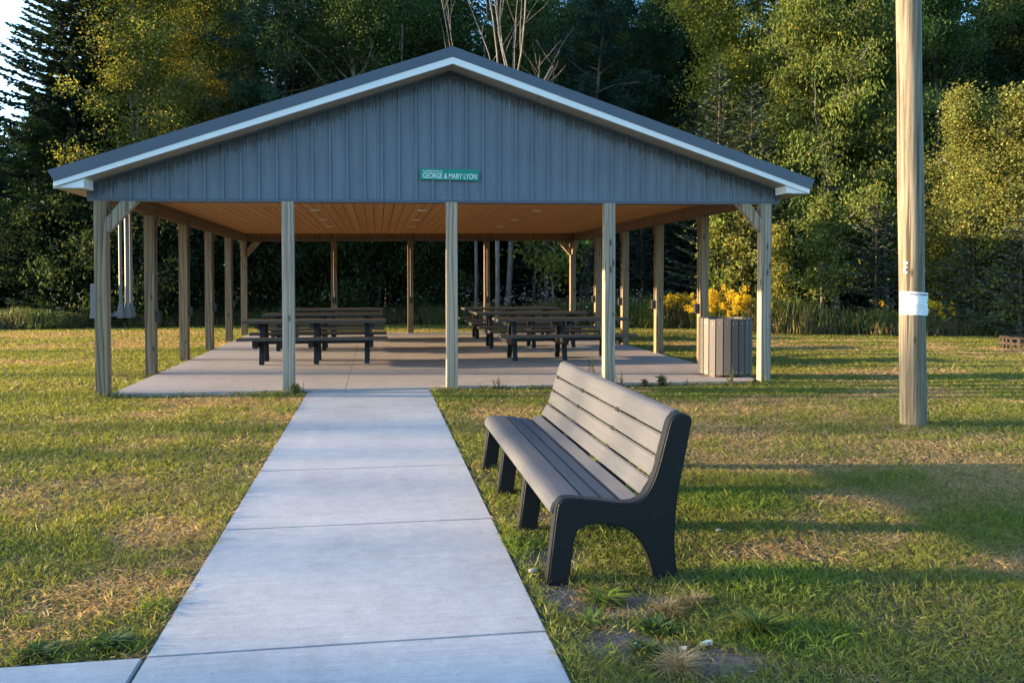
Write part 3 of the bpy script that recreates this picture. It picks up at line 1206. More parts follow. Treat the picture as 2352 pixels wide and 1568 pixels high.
M['paint'] = plain("white_paint", (.75, .73, .70), .6, .3, 0, .05, 60)
pole_patch([(-.43 + .17 * math.cos(t) * (1 + .15 * math.sin(3 * t)), 1.695 + .013 * math.sin(t)) for t in np.linspace(0, 2 * math.pi, 15)[:-1]], "paint_mark", M['paint'], pl)
outer = [(-.42 + .20 * math.cos(t), 1.625 + .036 * math.sin(t)) for t in np.linspace(rad(62), rad(298), 16)]
inner = [(-.36 + .08 * math.cos(t), 1.627 + .021 * math.sin(t)) for t in np.linspace(rad(298), rad(62), 12)]
pole_patch(outer + inner, "paint_mark", M['paint'], pl)

# notice: a creased sheet wrapped round the pole
nt_ = empty("paper_notice", tuple(on_pole(0, 1.28, .005)), "white building permit sheet wrapped and taped around the timber pole", "notice")
m = MB()
nu, nv = 26, 20
vs = []
rn = random.Random(4)


def paper_pt(u, v, lift=0.0):
    th = rad(-60 + 150 * u)
    z = 1.163 + .238 * v + .004 * math.sin(u * 5) - .006 * u
    cre = .010 * math.exp(-((v - .47 - .03 * math.sin(u * 4)) / .035) ** 2) * (0.35 + u)
    curl = .020 * max(0, u - .86) / .14 * (.4 + .6 * math.sin(v * 5 + .5) ** 2)
    wob = .0018 * math.sin(u * 17 + v * 6) * math.sin(v * 13)
    if v < .42:
        th -= rad(3.5) * u
    return on_pole(th, z, .006 - cre * .3 + cre + curl + wob + lift)


for j in range(nv + 1):
    for i in range(nu + 1):
        vs.append(paper_pt(i / nu, j / nv))
fs = [(j * (nu + 1) + i, j * (nu + 1) + i + 1, (j + 1) * (nu + 1) + i + 1, (j + 1) * (nu + 1) + i) for j in range(nv) for i in range(nu)]
m.add(vs, fs)
m.build("paper_sheet", plain("white_paper", (.78, .79, .80), .6, .3, 0, .03, 15), nt_, smooth=True)
M['ink'] = plain("printed_ink", (.05, .05, .06), .6, .2)
me, co = text_mesh("BUILDING PERMIT", .93, 1.0, bold=.02)
bm_ = bmesh.new()
bm_.from_mesh(me)
wl = wloc(nt_)
for v_, (cx_, cy_) in zip(bm_.verts, co[:, :2]):
    v_.co = paper_pt(.055 + cx_, .855 + cy_ * .072, .0022) - wl
bm_.to_mesh(me)
bm_.free()
me.materials.clear()
me.materials.append(M['ink'])
link_mesh("lettering", me, nt_)
m = MB()
for v0, u0, u1, h in ((.56, .12, .9, .010), (.535, .45, .62, .008), (.40, .1, .55, .006), (.345, .1, .5, .006), (.345, .55, .85, .006), (.27, .3, .85, .006), (.20, .18, .36, .007), (.20, .75, .86, .007), (.13, .48, .62, .007), (.13, .74, .88, .007), (.10, .5, .58, .006)):
    k = 12
    us = [u0 + (u1 - u0) * i / k for i in range(k + 1)]
    m.add([paper_pt(u, v0, .0016) for u in us] + [paper_pt(u, v0 + h, .0016) for u in us], [(i, i + 1, i + k + 2, i + k + 1) for i in range(k)])
m.build("printed_lines", plain("faded_ink", (.38, .40, .45), .6, .2), nt_)

# ------------------------------------------------------------------ fire ring at the right edge
M['rust'] = plain("rusty_steel", (.055, .040, .030), .75, .3, .3, .5, 14, .3)
fr = empty("fire_ring", (13.98, 16.0, 0), "rusty steel fire ring with rectangular slots at the right edge of the lawn", "fire ring")
m = MB()
R8, HT = .62, .30
for k in range(8):
    a0, a1 = 2 * math.pi * (k + .2) / 8, 2 * math.pi * (k + 1.2) / 8
    A, B = Vector((13.98 + R8 * math.cos(a0), 16 + R8 * math.sin(a0), 0)), Vector((13.98 + R8 * math.cos(a1), 16 + R8 * math.sin(a1), 0))
    P = lambda u, z: A + (B - A) * u + Vector((0, 0, z))
    for z, h in ((.02, .04), (.15, .05), (.275, .05)):
        m.bar(P(0, z), P(1, z), .012, h)
    for u, wd in ((.02, .10), (.34, .12), (.66, .12), (.98, .10)):
        for z0, z1 in ((.04, .125), (.175, .25)):
            m.bar(P(u - wd / 2, (z0 + z1) / 2), P(u + wd / 2, (z0 + z1) / 2), .010, z1 - z0 - .002)
m.build("ring_wall", M['rust'], fr, bevel=.002)
m = MB()
for k in range(3):
    m.tube([(13.43, 15.42 + .0 * k, 0.0), (13.43, 15.42, .14)], .022, 8)
m.build("ground_stake", plain("pale_stake", (.45, .40, .30), .7, .3), fr)

# ------------------------------------------------------------------ small things on the ground
sc = random.Random(12)
for x, y, ln, wd, a, lab in ((1.345, 3.27, .062, .026, 10, "pale wood chip lying on the bare dirt, largest of the three by the path"),
                             (1.045, 3.29, .04, .013, 55, "small pale wood chip leaning on a green tuft nearest the path"),
                             (1.235, 3.24, .036, .008, -15, "thin pale wood splinter on the dirt between two larger chips")):
    m = MB()
    pts = [(-ln / 2, -wd * .1), (ln * .45, -wd / 2), (ln / 2, wd * .3), (ln * .2, wd / 2)]
    ca, sa = math.cos(rad(a)), math.sin(rad(a))
    m.prism([(x + u * ca - v * sa, y + u * sa + v * ca) for u, v in pts], 'z', .010, .026)
    tag(m.build("wood_chip", plain("pale_split_wood", (.62, .60, .50), .7, .2), origin=(x, y, .01), bevel=.002), lab, "wood chip", "wood chips on the dirt")
for x, y, s_, lab in ((.79, 4.2, .019, "flat pale stone in the grass beside the front leg of the bench"), (2.02, 4.72, .014, "tiny white pebble in the grass right of the bench")):
    bm_ = bmesh.new()
    bmesh.ops.create_icosphere(bm_, subdivisions=2, radius=1)
    for v_ in bm_.verts:
        q = 1 + .25 * math.sin(v_.co.x * 3 + 1) * math.cos(v_.co.y * 4)
        v_.co = Vector((v_.co.x * q * s_ * 1.4, v_.co.y * q * s_, v_.co.z * q * s_ * .6))
    me = bpy.data.meshes.new("stone")
    bm_.to_mesh(me)
    bm_.free()
    me.materials.append(plain("pale_stone", (.33, .31, .26), .8, .2))
    tag(link_mesh("stone", me, None, (x, y, s_ * .5 + .02)), lab, "stone")

# ------------------------------------------------------------------ lawn grass
def lawn():
    rs = np.random.RandomState(11)
    VS, QS, CS = [], [], []
    base = 0
    bands = [(1.2, 6.2, 10500), (6.2, 12, 4600), (12, 20, 1900), (20, 30, 900)]
    for (y0, y1, den) in bands:
        xa, xb = -.41 * y1 - 3.6, .87 * y1 + 4.6
        n = int((xb - xa) * (y1 - y0) * den)
        x = rs.uniform(xa, xb, n)
        y = rs.uniform(y0, y1, n)
        keep = (x > -.41 * y - 3.5) & (x < .87 * y + 4.5)
        keep &= (x > -.41 * y - .8) & (x < .87 * y + .8) | (rs.rand(n) < .55)
        keep &= ~((x > PATH[0] - .012) & (x < PATH[1] + .012) & (y < PATH[3] + .1))
        keep &= ~((x < WALK[1] + .01) & (y < WALK[3] + .012))
        keep &= ~((x > SLAB[0] - .02) & (x < SLAB[1] + .02) & (y > SLAB[2] - .02) & (y < SLAB[3] + .02))
        keep &= y < tri_y(x) + .5
        bare = blobs(x, y, BARE)
        keep &= rs.rand(n) > np.clip(bare * 1.2 + .5 * (fnoise(x, y, 9, 77) - .5) * (bare > .12), 0, .95)
        dn = fnoise(x, y, 1.7, 3)
        keep &= rs.rand(n) < np.clip(.35 + 1.1 * dn, 0, 1)
        x, y = x[keep], y[keep]
        n = len(x)
        d = np.hypot(x, y)
        dry = np.clip(blobs(x, y, DRY) * .85 + 2.2 * (fnoise(x, y, .55, 7) - .46) + 1.5 * (fnoise(x, y, 3.2, 8) - .5), 0, 1)
        grn = np.clip(blobs(x, y, GREEN) + 1.6 * (fnoise(x, y, .9, 21) - .58), 0, 1)
        dry = np.clip(dry - grn, 0, 1)
        isdry = rs.rand(n) < np.clip(.33 + dry * .78 - grn * .30, .08, .95)
        h = rs.uniform(.024, .054, n) * (.75 + .8 * fnoise(x, y, 2.3, 5)) * (1 + .25 * grn) * (1 - .2 * isdry)
        long = rs.rand(n) < .014
        h = np.where(long, h * 1.9, h)
        edge = np.minimum(np.abs(x - PATH[0]), np.abs(x - PATH[1])) < .07
        h = np.where(edge & (rs.rand(n) < .5), h * 1.35, h)
        slabedge = (np.abs(y - SLAB[2]) < .12) & (x > SLAB[0] - .2) & (x < SLAB[1] + .2)
        h = np.where(slabedge, h * (1.2 + .9 * rs.rand(n)), h)
        wd = (.0028 + .00055 * d) * rs.uniform(.7, 1.25, n) * np.where(isdry, .68, 1) * np.where(grn > .5, 1.15, 1)
        az = rs.uniform(0, 2 * np.pi, n) + 0
        lean = np.where(isdry, rs.uniform(.5, 2.2, n), rs.uniform(.15, 1.1, n))
        D = np.stack([np.cos(az) * lean, np.sin(az) * lean, np.ones(n)], 1)
        faz = rs.uniform(0, np.pi, n)
        N = np.stack([np.cos(faz), np.sin(faz), np.zeros(n) + .2], 1)
        g1 = np.array([.105, .148, .026])
        g2 = np.array([.205, .230, .040])
        g3 = np.array([.31, .27, .052])
        t1 = rs.rand(n)[:, None]
        t2 = np.clip(fnoise(x, y, 1.1, 31) * 1.6 - .35, 0, 1)[:, None]
        yl = np.clip((x + 1.2 < 0) * .4 + .25 + 1.2 * (fnoise(x, y, .4, 40) - .5), 0, 1)[:, None]
        gc = g1 * (1 - t1) + g2 * t1
        gc = gc * (1 - .55 * t2 * yl) + g3 * (.55 * t2 * yl)
        gc = np.where((grn > .4)[:, None], gc * np.array([.80, 1.0, .85]), gc)
        d1 = np.array([.40, .275, .15])
        d2 = np.array([.28, .195, .09])
        d3 = np.array([.50, .385, .235])
        t3 = rs.rand(n)[:, None]
        dc = np.where(t3 < .5, d2 + (d1 - d2) * t3 * 2, d1 + (d3 - d1) * (t3 - .5) * 2)
        col = np.where(isdry[:, None], dc, gc) * rs.uniform(.75, 1.2, n)[:, None]
        P = np.stack([x, y, np.full(n, -.004)], 1)
        dr = np.stack([np.cos(az), np.sin(az), -np.ones(n) * .7], 1) * (h * rs.uniform(0, .45, n))[:, None]
        V, Q, CC = kites(P, D, N, h * np.sqrt(1 + lean * .35), wd, col, .06, dr)
        V[:, 2] = np.maximum(V[:, 2], .002)
        VS.append(V); QS.append(Q + base); CS.append(CC)
        base += len(V)
    me = fast_mesh("grass", np.concatenate(VS), np.concatenate(QS), np.concatenate(CS), [M['grass']])
    tag(link_mesh("grass", me), "short mown lawn of mixed green and straw coloured blades", "grass", kind="stuff")


lawn()

# ------------------------------------------------------------------ trees
def curve_path(p, d, ln, k, rs, wob=.12, lift=0.0):
    pts = [np.array(p, float)]
    d = np.array(d, float)
    d /= np.linalg.norm(d)
    for i in range(k):
        d = d + rs.normal(0, wob, 3) + np.array([0, 0, lift])
        d /= np.linalg.norm(d)
        pts.append(pts[-1] + d * ln / k)
    return np.array(pts)


def clump_leaves(centres, sig, per, rs, leaf, wide, cols, style, clump_var=.35, flat=.7):
    n = len(centres) * per
    cen = np.repeat(centres, per, axis=0)
    off = rs.normal(0, 1, (n, 3)) * np.array([sig, sig, sig * flat]) * np.repeat(rs.uniform(.7, 1.3, len(centres)), per)[:, None]
    P = cen + off
    if style == 'needle':
        D = unit(off + rs.normal(0, .05, (n, 3)) + np.array([0, 0, .06]))
        P = cen + off * .35
        N = rs.normal(0, 1, (n, 3))
    elif style == 'droop':
        D = rs.normal(0, .55, (n, 3)) + np.array([0, 0, -.9])
        N = rs.normal(0, .6, (n, 3)) + np.array([0, -.3, .5])
    else:
        D = rs.normal(0, .8, (n, 3)) + np.array([0, 0, -.25])
        N = rs.normal(0, .75, (n, 3)) + np.array([0, 0, .55])
    L = leaf * rs.uniform(.65, 1.25, n)
    cv = np.repeat(rs.uniform(1 - clump_var, 1 + clump_var, len(centres)), per)[:, None]
    ci = rs.rand(n)
    pal = np.array(cols[0])[None] * (1 - ci[:, None]) + np.array(cols[1])[None] * ci[:, None]
    if len(cols) > 2:
        yp = np.repeat(rs.rand(len(centres)) * cols[3] * 2, per)
        pal = np.where((rs.rand(n) < yp)[:, None], np.array(cols[2])[None], pal)
    return kites(P, D, N, L, L * wide, pal * cv * rs.uniform(.8, 1.2, n)[:, None])


def deciduous(seed, H, R, cb, nb=44, per=55, leaf=.10, wide=.6, cols=None, style='leaf', r0=.13, bark='bark', sig=.27, prof=None, sub=6, lift=.06, elev=(.25, .8)):
    rs = np.random.RandomState(seed)
    prof = prof or (lambda t: math.sin(math.pi * min(1, .12 + .88 * t) ** .8) ** .7 if t < 1 else .1)
    tr = curve_path((0, 0, -.2), (rs.normal(0, .03), rs.normal(0, .03), 1), H * .97 + .2, 14, rs, .035, .03)
    zz = tr[:, 2]
    rr_ = r0 * (1 - np.linspace(0, 1, 15) * .93)
    paths = [(tr, rr_)]
    cen = []
    for i in range(nb):
        t = (i + rs.rand()) / nb
        h = cb + (H * .95 - cb) * t
        k = np.interp(h, zz, np.arange(15))
        p = np.array([np.interp(k, np.arange(15), tr[:, j]) for j in range(3)])
        az = i * 2.399 + rs.normal(0, .35)
        el = rs.uniform(*elev) + .5 * t
        ln = max(.35, R * prof(t) * rs.uniform(.55, 1.15))
        br = curve_path(p, (math.cos(az) * math.cos(el), math.sin(az) * math.cos(el), math.sin(el)), ln, 6, rs, .14, lift - .10)
        rb = max(.008, np.interp(k, np.arange(15), rr_) * .5)
        paths.append((br, np.linspace(rb, .006, 7)))
        for s_ in range(sub):
            q = rs.uniform(.25, 1.0)
            b = np.array([np.interp(q * 6, np.arange(7), br[:, j]) for j in range(3)])
            dd = rs.normal(0, 1, 3) * np.array([1, 1, .6])
            dd /= np.linalg.norm(dd)
            e = b + dd * rs.uniform(.1, .45) * (ln * .5 + .15)
            paths.append((np.array([b, (b + e) / 2 + rs.normal(0, .02, 3), e]), [.008, .006, .003]))
            cen.append(e)
        cen.append(br[-1])
    cen = np.array(cen)
    lv = clump_leaves(cen, sig, per, rs, leaf, wide, cols, style)
    tv = tubes_np(paths, 6)
    trunk = fast_mesh("trunk", tv[0], tv[1], None, [M[bark]])
    for p_ in trunk.polygons:
        p_.use_smooth = True
    crown = fast_mesh("crown", *lv, [M['needle' if style == 'needle' else 'leaf']])
    return trunk, crown


def spruce(seed, H, R, cols, z0=.3, droop=.25, bark='bark', twig=.10, dens=1.0, gap=.0, whorl=1.0):
    rs = np.random.RandomState(seed)
    tr = np.stack([rs.normal(0, .02, 12).cumsum() * .5, rs.normal(0, .02, 12).cumsum() * .5, np.linspace(-.2, H, 12)], 1)
    paths = [(tr, np.linspace(.02 + H * .010, .008, 12))]
    P, D, Ls, Wd, Cl = [], [], [], [], []
    h = z0
    k = 0
    while h < H - .1:
        t = h / H
        nb = 6 if t < .8 else 4
        for b in range(nb):
            if rs.rand() < gap:
                continue
            az = k * 1.1 + b * 2 * math.pi / nb + rs.normal(0, .25)
            ln = R * (1 - t) ** .85 * rs.uniform(.72, 1.15) + .12
            hb = h + rs.uniform(-.1, .1)
            el = -droop * (1 - t) + .35 * t + rs.normal(0, .08)
            m_ = max(4, int(ln / .14 * dens))
            s_ = np.linspace(.12, 1, m_)
            hor = np.array([math.cos(az), math.sin(az), 0])
            zz = hb + ln * (s_ * math.sin(el) + .22 * s_ ** 2.2 * (1 - t * .5))
            pts = np.array([np.interp(hb, tr[:, 2], tr[:, 0]), np.interp(hb, tr[:, 2], tr[:, 1]), 0]) + hor[None] * (ln * s_ * math.cos(el))[:, None] + np.array([0, 0, 1])[None] * zz[:, None]
            root = np.array([[np.interp(hb, tr[:, 2], tr[:, 0]), np.interp(hb, tr[:, 2], tr[:, 1]), hb]])
            paths.append((np.concatenate([root, pts[::max(1, m_ // 4)]]), np.linspace(.012 + .004 * ln, .004, len(pts[::max(1, m_ // 4)]) + 1)))
            side = np.array([-hor[1], hor[0], 0])
            cv = rs.uniform(.7, 1.3)
            for sg in (-1, 1):
                tl = (.10 + .30 * ln * .35 * (1 - s_ * .75)) * rs.uniform(.7, 1.2, m_)
                dirs = hor[None] * .75 + side[None] * sg * rs.uniform(.6, 1.1, m_)[:, None] + np.array([0, 0, -.22])[None] * rs.uniform(0, 1.6, m_)[:, None]
                for rep in range(2):
                    P.append(pts + rs.normal(0, .015, (m_, 3)))
                    D.append(dirs + rs.normal(0, .22, (m_, 3)))
                    Ls.append(tl * rs.uniform(.7, 1.1, m_))
                    Wd.append(np.full(m_, twig * .62) * rs.uniform(.7, 1.2, m_))
                    ci = rs.rand(m_)[:, None]
                    Cl.append((np.array(cols[0]) * (1 - ci) + np.array(cols[1]) * ci) * cv * rs.uniform(.75, 1.2, m_)[:, None])
            P.append(pts); D.append(np.repeat(hor[None] + np.array([[0, 0, .12]]), m_, 0) + rs.normal(0, .15, (m_, 3)))
            Ls.append(np.full(m_, .2)); Wd.append(np.full(m_, twig * .6))
            Cl.append(np.repeat(np.array(cols[1])[None] * cv, m_, 0))
        h += rs.uniform(.20, .34) * (1.15 - .45 * t) * whorl
        k += 1
    P, D, Ls, Wd, Cl = map(np.concatenate, (P, D, Ls, Wd, Cl))
    N = rs.normal(0, .6, P.shape) + np.array([0, 0, .5])
    lv = kites(P, D, N, Ls, Wd, Cl, .1)
    tv = tubes_np(paths, 5)
    trunk = fast_mesh("trunk", tv[0], tv[1], None, [M[bark]])
    crown = fast_mesh("crown", *lv, [M['needle']])
    return trunk, crown


# palettes: dark, light, odd colour, share of odd
ASPEN = ((.125, .145, .030), (.245, .25, .055), (.36, .285, .055), .08)
MAPLE = ((.030, .058, .019), (.068, .106, .032), (.12, .125, .03), .05)
CHERRY = ((.080, .125, .030), (.165, .205, .052), (.20, .17, .03), .06)
YELLOW = ((.115, .15, .038), (.235, .245, .066), (.32, .24, .045), .07)
PINE = ((.016, .042, .028), (.034, .074, .046))
SPR = ((.020, .044, .029), (.044, .080, .048))
SPRB = ((.028, .050, .040), (.066, .092, .066))
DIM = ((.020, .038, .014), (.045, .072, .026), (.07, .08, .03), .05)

TM = {}
TM['aspen1'] = deciduous(1, 15.5, 3.0, 2.2, 66, 165, .078, .82, ASPEN, 'leaf', .14, 'greybark', .32, elev=(.35, .9))
TM['aspen2'] = deciduous(2, 13.5, 2.7, 3.0, 54, 150, .080, .8, ASPEN, 'leaf', .12, 'greybark', .33, elev=(.4, 1.0))
TM['maple1'] = deciduous(3, 15, 3.5, 2.0, 66, 150, .098, .7, MAPLE, 'leaf', .18, 'greybark', .30)
TM['maple2'] = deciduous(4, 13.5, 3.3, 2.4, 58, 150, .10, .7, MAPLE, 'leaf', .16, 'greybark', .32)
TM['cherry1'] = deciduous(5, 14, 3.6, 1.4, 72, 125, .135, .36, CHERRY, 'droop', .15, 'greybark', .27)
TM['cherry2'] = deciduous(6, 11, 2.9, 1.2, 58, 115, .135, .36, CHERRY, 'droop', .12, 'greybark', .26)
TM['yellow1'] = deciduous(7, 6.8, 1.6, .6, 46, 110, .066, .8, YELLOW, 'leaf', .06, 'birch', .20, elev=(.5, 1.1))
TM['yellow2'] = deciduous(8, 5.4, 1.35, .5, 38, 100, .064, .8, YELLOW, 'leaf', .05, 'birch', .19, elev=(.5, 1.1))
TM['sapling1'] = deciduous(9, 4.2, 1.1, .7, 24, 26, .10, .75, CHERRY, 'leaf', .03, 'greybark', .18, elev=(.4, 1.0))
TM['sapling2'] = deciduous(10, 3.3, .9, .5, 20, 24, .10, .7, YELLOW, 'leaf', .025, 'birch', .16, elev=(.4, 1.0))
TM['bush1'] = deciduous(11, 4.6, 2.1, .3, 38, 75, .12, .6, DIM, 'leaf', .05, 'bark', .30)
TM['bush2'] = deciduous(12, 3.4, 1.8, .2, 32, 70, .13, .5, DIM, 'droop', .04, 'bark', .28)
TM['pine1'] = deciduous(13, 16, 3.4, 3.0, 56, 120, .19, .17, PINE, 'needle', .20, 'bark', .26, sub=5, elev=(-.05, .2), lift=.12, prof=lambda t: (1 - t) ** .6 * .9 + .15)
TM['pine2'] = deciduous(14, 14.5, 3.2, 2.0, 56, 120, .19, .17, PINE, 'needle', .18, 'bark', .25, sub=5, elev=(-.05, .25), lift=.12, prof=lambda t: (1 - t) ** .6 * .9 + .15)
TM['spruce1'] = spruce(15, 16, 3.9, SPR, .4, .30, twig=.17, dens=1.5, whorl=.62)
TM['spruce2'] = spruce(16, 13, 3.0, SPR, .3, .22, twig=.16, dens=1.4, whorl=.75)
TM['spruce3'] = spruce(17, 8.6, 1.9, SPRB, .2, .12, twig=.11)
TM['spruce4'] = spruce(18, 4.0, 1.6, SPRB, .15, .05, twig=.11)
TM['bare1'] = spruce(19, 11, 2.4, ((.05, .052, .045), (.085, .085, .072)), .8, .35, 'greybark', .05, .55, .25)


def tree(kind, name, x, y, label, cat="tree", group=None, s=1.0, rz=None, sz=None):
    o = empty(name, (x, y, 0), label, cat, group, rz if rz is not None else (x * 37.7 + y * 11.3) % 6.28)
    o.scale = (s, s, sz or s)
    t_, c_ = TM[kind]
    link_mesh("trunk", t_, o)
    link_mesh("crown", c_, o)
    return o


def X(u, y):
    """world x of a spot y metres ahead along bearing given by picture column u (2352-wide reading)"""
    return y * math.tan(rad(YAW) + math.atan((u - 1176) / 1920))


FG = "trees along the edge of the wood"
BL_OFF = "low broadleaf tree continuing the wood edge past the left side of the picture"
TREES = [
    ('spruce2', 'spruce_tree', -34, 33, "dark spruce cut by the left edge, its tip below the open sky", .74),
    ('spruce1', 'spruce_tree', 175, 32, "tall dark spruce against the open sky at the left, beside the yellow green aspen", 1.0),
    ('aspen1', 'aspen_tree', 335, 31, "tall yellow green aspen above the left slope of the roof", 1.0),
    ('aspen2', 'aspen_tree', 455, 33.5, "duller olive aspen between the bright aspen and the dark pine on the left", 1.05),
    ('maple2', 'broadleaf_tree', 60, 31, "low dark broadleaf tree at the far left under the spruces", .52),
    ('bush1', 'broadleaf_tree', 225, 30, "small broadleaf tree below the aspen, left of the pavilion roof tip", 1.2),
    ('pine1', 'pine_tree', 590, 31.5, "dark blue green pine with tiered boughs left of the roof peak", 1.0),
    ('pine2', 'pine_tree', 690, 35, "thin dark pine with sky showing through, behind the larger tiered pine", 1.05),
    ('maple1', 'maple_tree', 840, 30.5, "broad dark green maple above the middle of the left roof slope", 1.0),
    ('maple2', 'maple_tree', 985, 33.5, "dark green maple just left of the roof peak with sky specks in its crown", 1.08),
    ('pine2', 'pine_tree', 1345, 31, "dense dark conifer right of the bare pale branches", 1.0),
    ('maple1', 'maple_tree', 1235, 36, "dark broadleaf tree behind the bare pale branches", .98),
    ('sapling1', 'maple_sapling', 1275, 27.8, "light green young maple just over the right roof slope near the peak", 1.62),
    ('pine1', 'pine_tree', 1480, 33, "dark pine behind the right roof slope below a patch of sky", .88),
    ('spruce1', 'spruce_tree', 1545, 36, "dark spruce between the pine and the sunlit aspen on the right", .86),
    ('aspen2', 'aspen_tree', 1690, 28, "sunlit yellow green aspen at the top right with a pale forked trunk", 1.06),
    ('spruce3', 'spruce_tree', 1652, 25.6, "young blue green spruce peeking over the right roof slope, left one of two", .98),
    ('spruce3', 'spruce_tree', 1722, 25.0, "young blue green spruce peeking over the right roof slope, right one of two", .90),
    ('cherry1', 'cherry_tree', 1925, 24.8, "big sunlit broadleaf tree with drooping leaves left of the timber pole", 1.0),
    ('cherry2', 'cherry_tree', 1815, 26.5, "sunlit drooping leaved tree behind the right eave of the pavilion", 1.12),
    ('cherry2', 'cherry_tree', 2035, 26, "tall green drooping leaved tree directly behind the timber pole", 1.15),
    ('maple1', 'broadleaf_tree', 2175, 27.5, "shaded dark green broadleaf tree just right of the timber pole top", .95),
    ('pine1', 'pine_tree', 2300, 30, "dark pine at the top right corner with blue sky between its boughs", .97),
    ('yellow1', 'aspen_sapling', 2275, 20.8, "bushy yellowing young aspen right of the timber pole", 1.0),
    ('yellow2', 'aspen_sapling', 2375, 19.6, "young yellow aspen cut off by the right edge of the picture", 1.22),
    ('yellow2', 'birch_sapling', 2165, 22.6, "orange tinged young birch right beside the timber pole", 1.02),
    ('spruce4', 'spruce_tree', 2240, 20.6, "low dark spruce under the yellowing aspens right of the pole", .86),
    ('spruce4', 'spruce_tree', 2345, 19.4, "low spruce at the right edge behind the fire ring", .80),
    ('spruce4', 'spruce_tree', 2010, 22.3, "low dark spruce in the weeds left of the pole base", .95),
    ('sapling1', 'birch_sapling', 1880, 21.9, "slim sunlit sapling with a pale stem left of the low spruce", .92),
    ('sapling2', 'birch_sapling', 1790, 22.9, "short leafy sapling in the weeds just right of the front right post", .9),
    ('sapling1', 'birch_sapling', 1655, 24.6, "sunlit slim sapling above the goldenrod behind the litter bin", .95),
    ('sapling2', 'birch_sapling', 1700, 24.2, "short sapling among the goldenrod just left of the front right post", 1.1),
    ('spruce2', 'spruce_tree', 1590, 28.2, "shaded spruce with low drooping boughs seen between the right hand posts", .60),
    ('spruce3', 'spruce_tree', 1475, 28.6, "shaded young spruce seen between the fourth front post and the right hand posts", .78),
    ('bush1', 'broadleaf_tree', 640, 30.2, "dim leafy shrub seen right of the left back corner post", 1.0),
    ('bush2', 'broadleaf_tree', 745, 29.6, "drooping dim shrub seen right of the second front post", 1.25),
    ('bush2', 'broadleaf_tree', 985, 30.4, "dark shrub in the gap left of the middle front post", 1.05),
    ('bush1', 'broadleaf_tree', 450, 29.4, "dim shrub seen between the left hand side posts", .95),
    ('bush2', 'broadleaf_tree', 330, 28.8, "dim shrub seen between the two left front side posts", 1.1),
    ('bush1', 'broadleaf_tree', 120, 30, "dark leafy shrub at the wood edge left of the pavilion", .8),
    ('bare1', 'spruce_tree', 1255, 30.6, "half dead grey spruce with hanging twigs seen in the middle of the pavilion", .80),
    ('bare1', 'spruce_tree', 1395, 30.2, "grey dying spruce seen just left of the fourth front post", .62),
]
for kind, name, u, y, lab, s_ in TREES:
    tree(kind, name, X(u, y), y, lab, group=FG, s=s_)

for x_, y_, s_ in ((-17.0, 33.2, .74), (-20.5, 35.4, .80), (-24, 34.6, .76)):
    tree('maple2', 'broadleaf_tree', x_, y_, BL_OFF, group="trees beyond the left edge", s=s_)
for x_, y_, s_ in ((-15.7, 31.7, .68), (-18.4, 32.0, .74), (-21.6, 32.4, .80), (-14.6, 34.0, .72)):
    tree('spruce2', 'spruce_tree', x_, y_, "low dark spruce continuing the wood edge past the left side of the picture", group="trees beyond the left edge", s=s_)

# pale trunks standing in the dark wood behind the pavilion
rs_ = np.random.RandomState(77)
for u, y, r, lean, lab in ((862, 31, .085, .10, "pale birch trunk seen between the second and middle front posts"), (905, 32.5, .05, .14, "thin leaning trunk right of the pale birch trunk in the dark wood"),
                           (1165, 30, .12, .0, "thick pale mottled trunk seen right of the middle front post"), (1122, 31.5, .10, -.09, "leaning grey trunk just left of the thick mottled trunk"),
                           (1222, 32, .06, .02, "thin grey trunk right of the thick mottled trunk"), (1335, 33, .07, .0, "slim grey trunk seen beside the right back corner post")):
    o = empty("birch_tree", (X(u, y), y, 0), lab, "tree", "pale trunks behind the pavilion")
    pts = curve_path((0, 0, -.2), (lean, 0, 1), 11, 10, rs_, .03, .01)
    tv = tubes_np([(pts, np.linspace(r, r * .35, 11))] + [(curve_path(pts[k], (rs_.normal(), rs_.normal(), .5), 1.6, 4, rs_, .15), np.linspace(r * .25, .006, 5)) for k in (3, 4, 5, 6, 6, 7, 7, 8, 8, 9)], 8)
    me = fast_mesh("trunk", tv[0], tv[1], None, [M['birch']])
    for p_ in me.polygons:
        p_.use_smooth = True
    link_mesh("trunk", me, o)
    cen = np.array([pts[k] + rs_.normal(0, .8, 3) for k in (7, 8, 8, 9, 9, 10, 10, 10) for _ in range(5)])
    link_mesh("crown", fast_mesh("crown", *clump_leaves(cen, .3, 45, rs_, .1, .7, MAPLE, 'leaf'), [M['leaf']]), o)

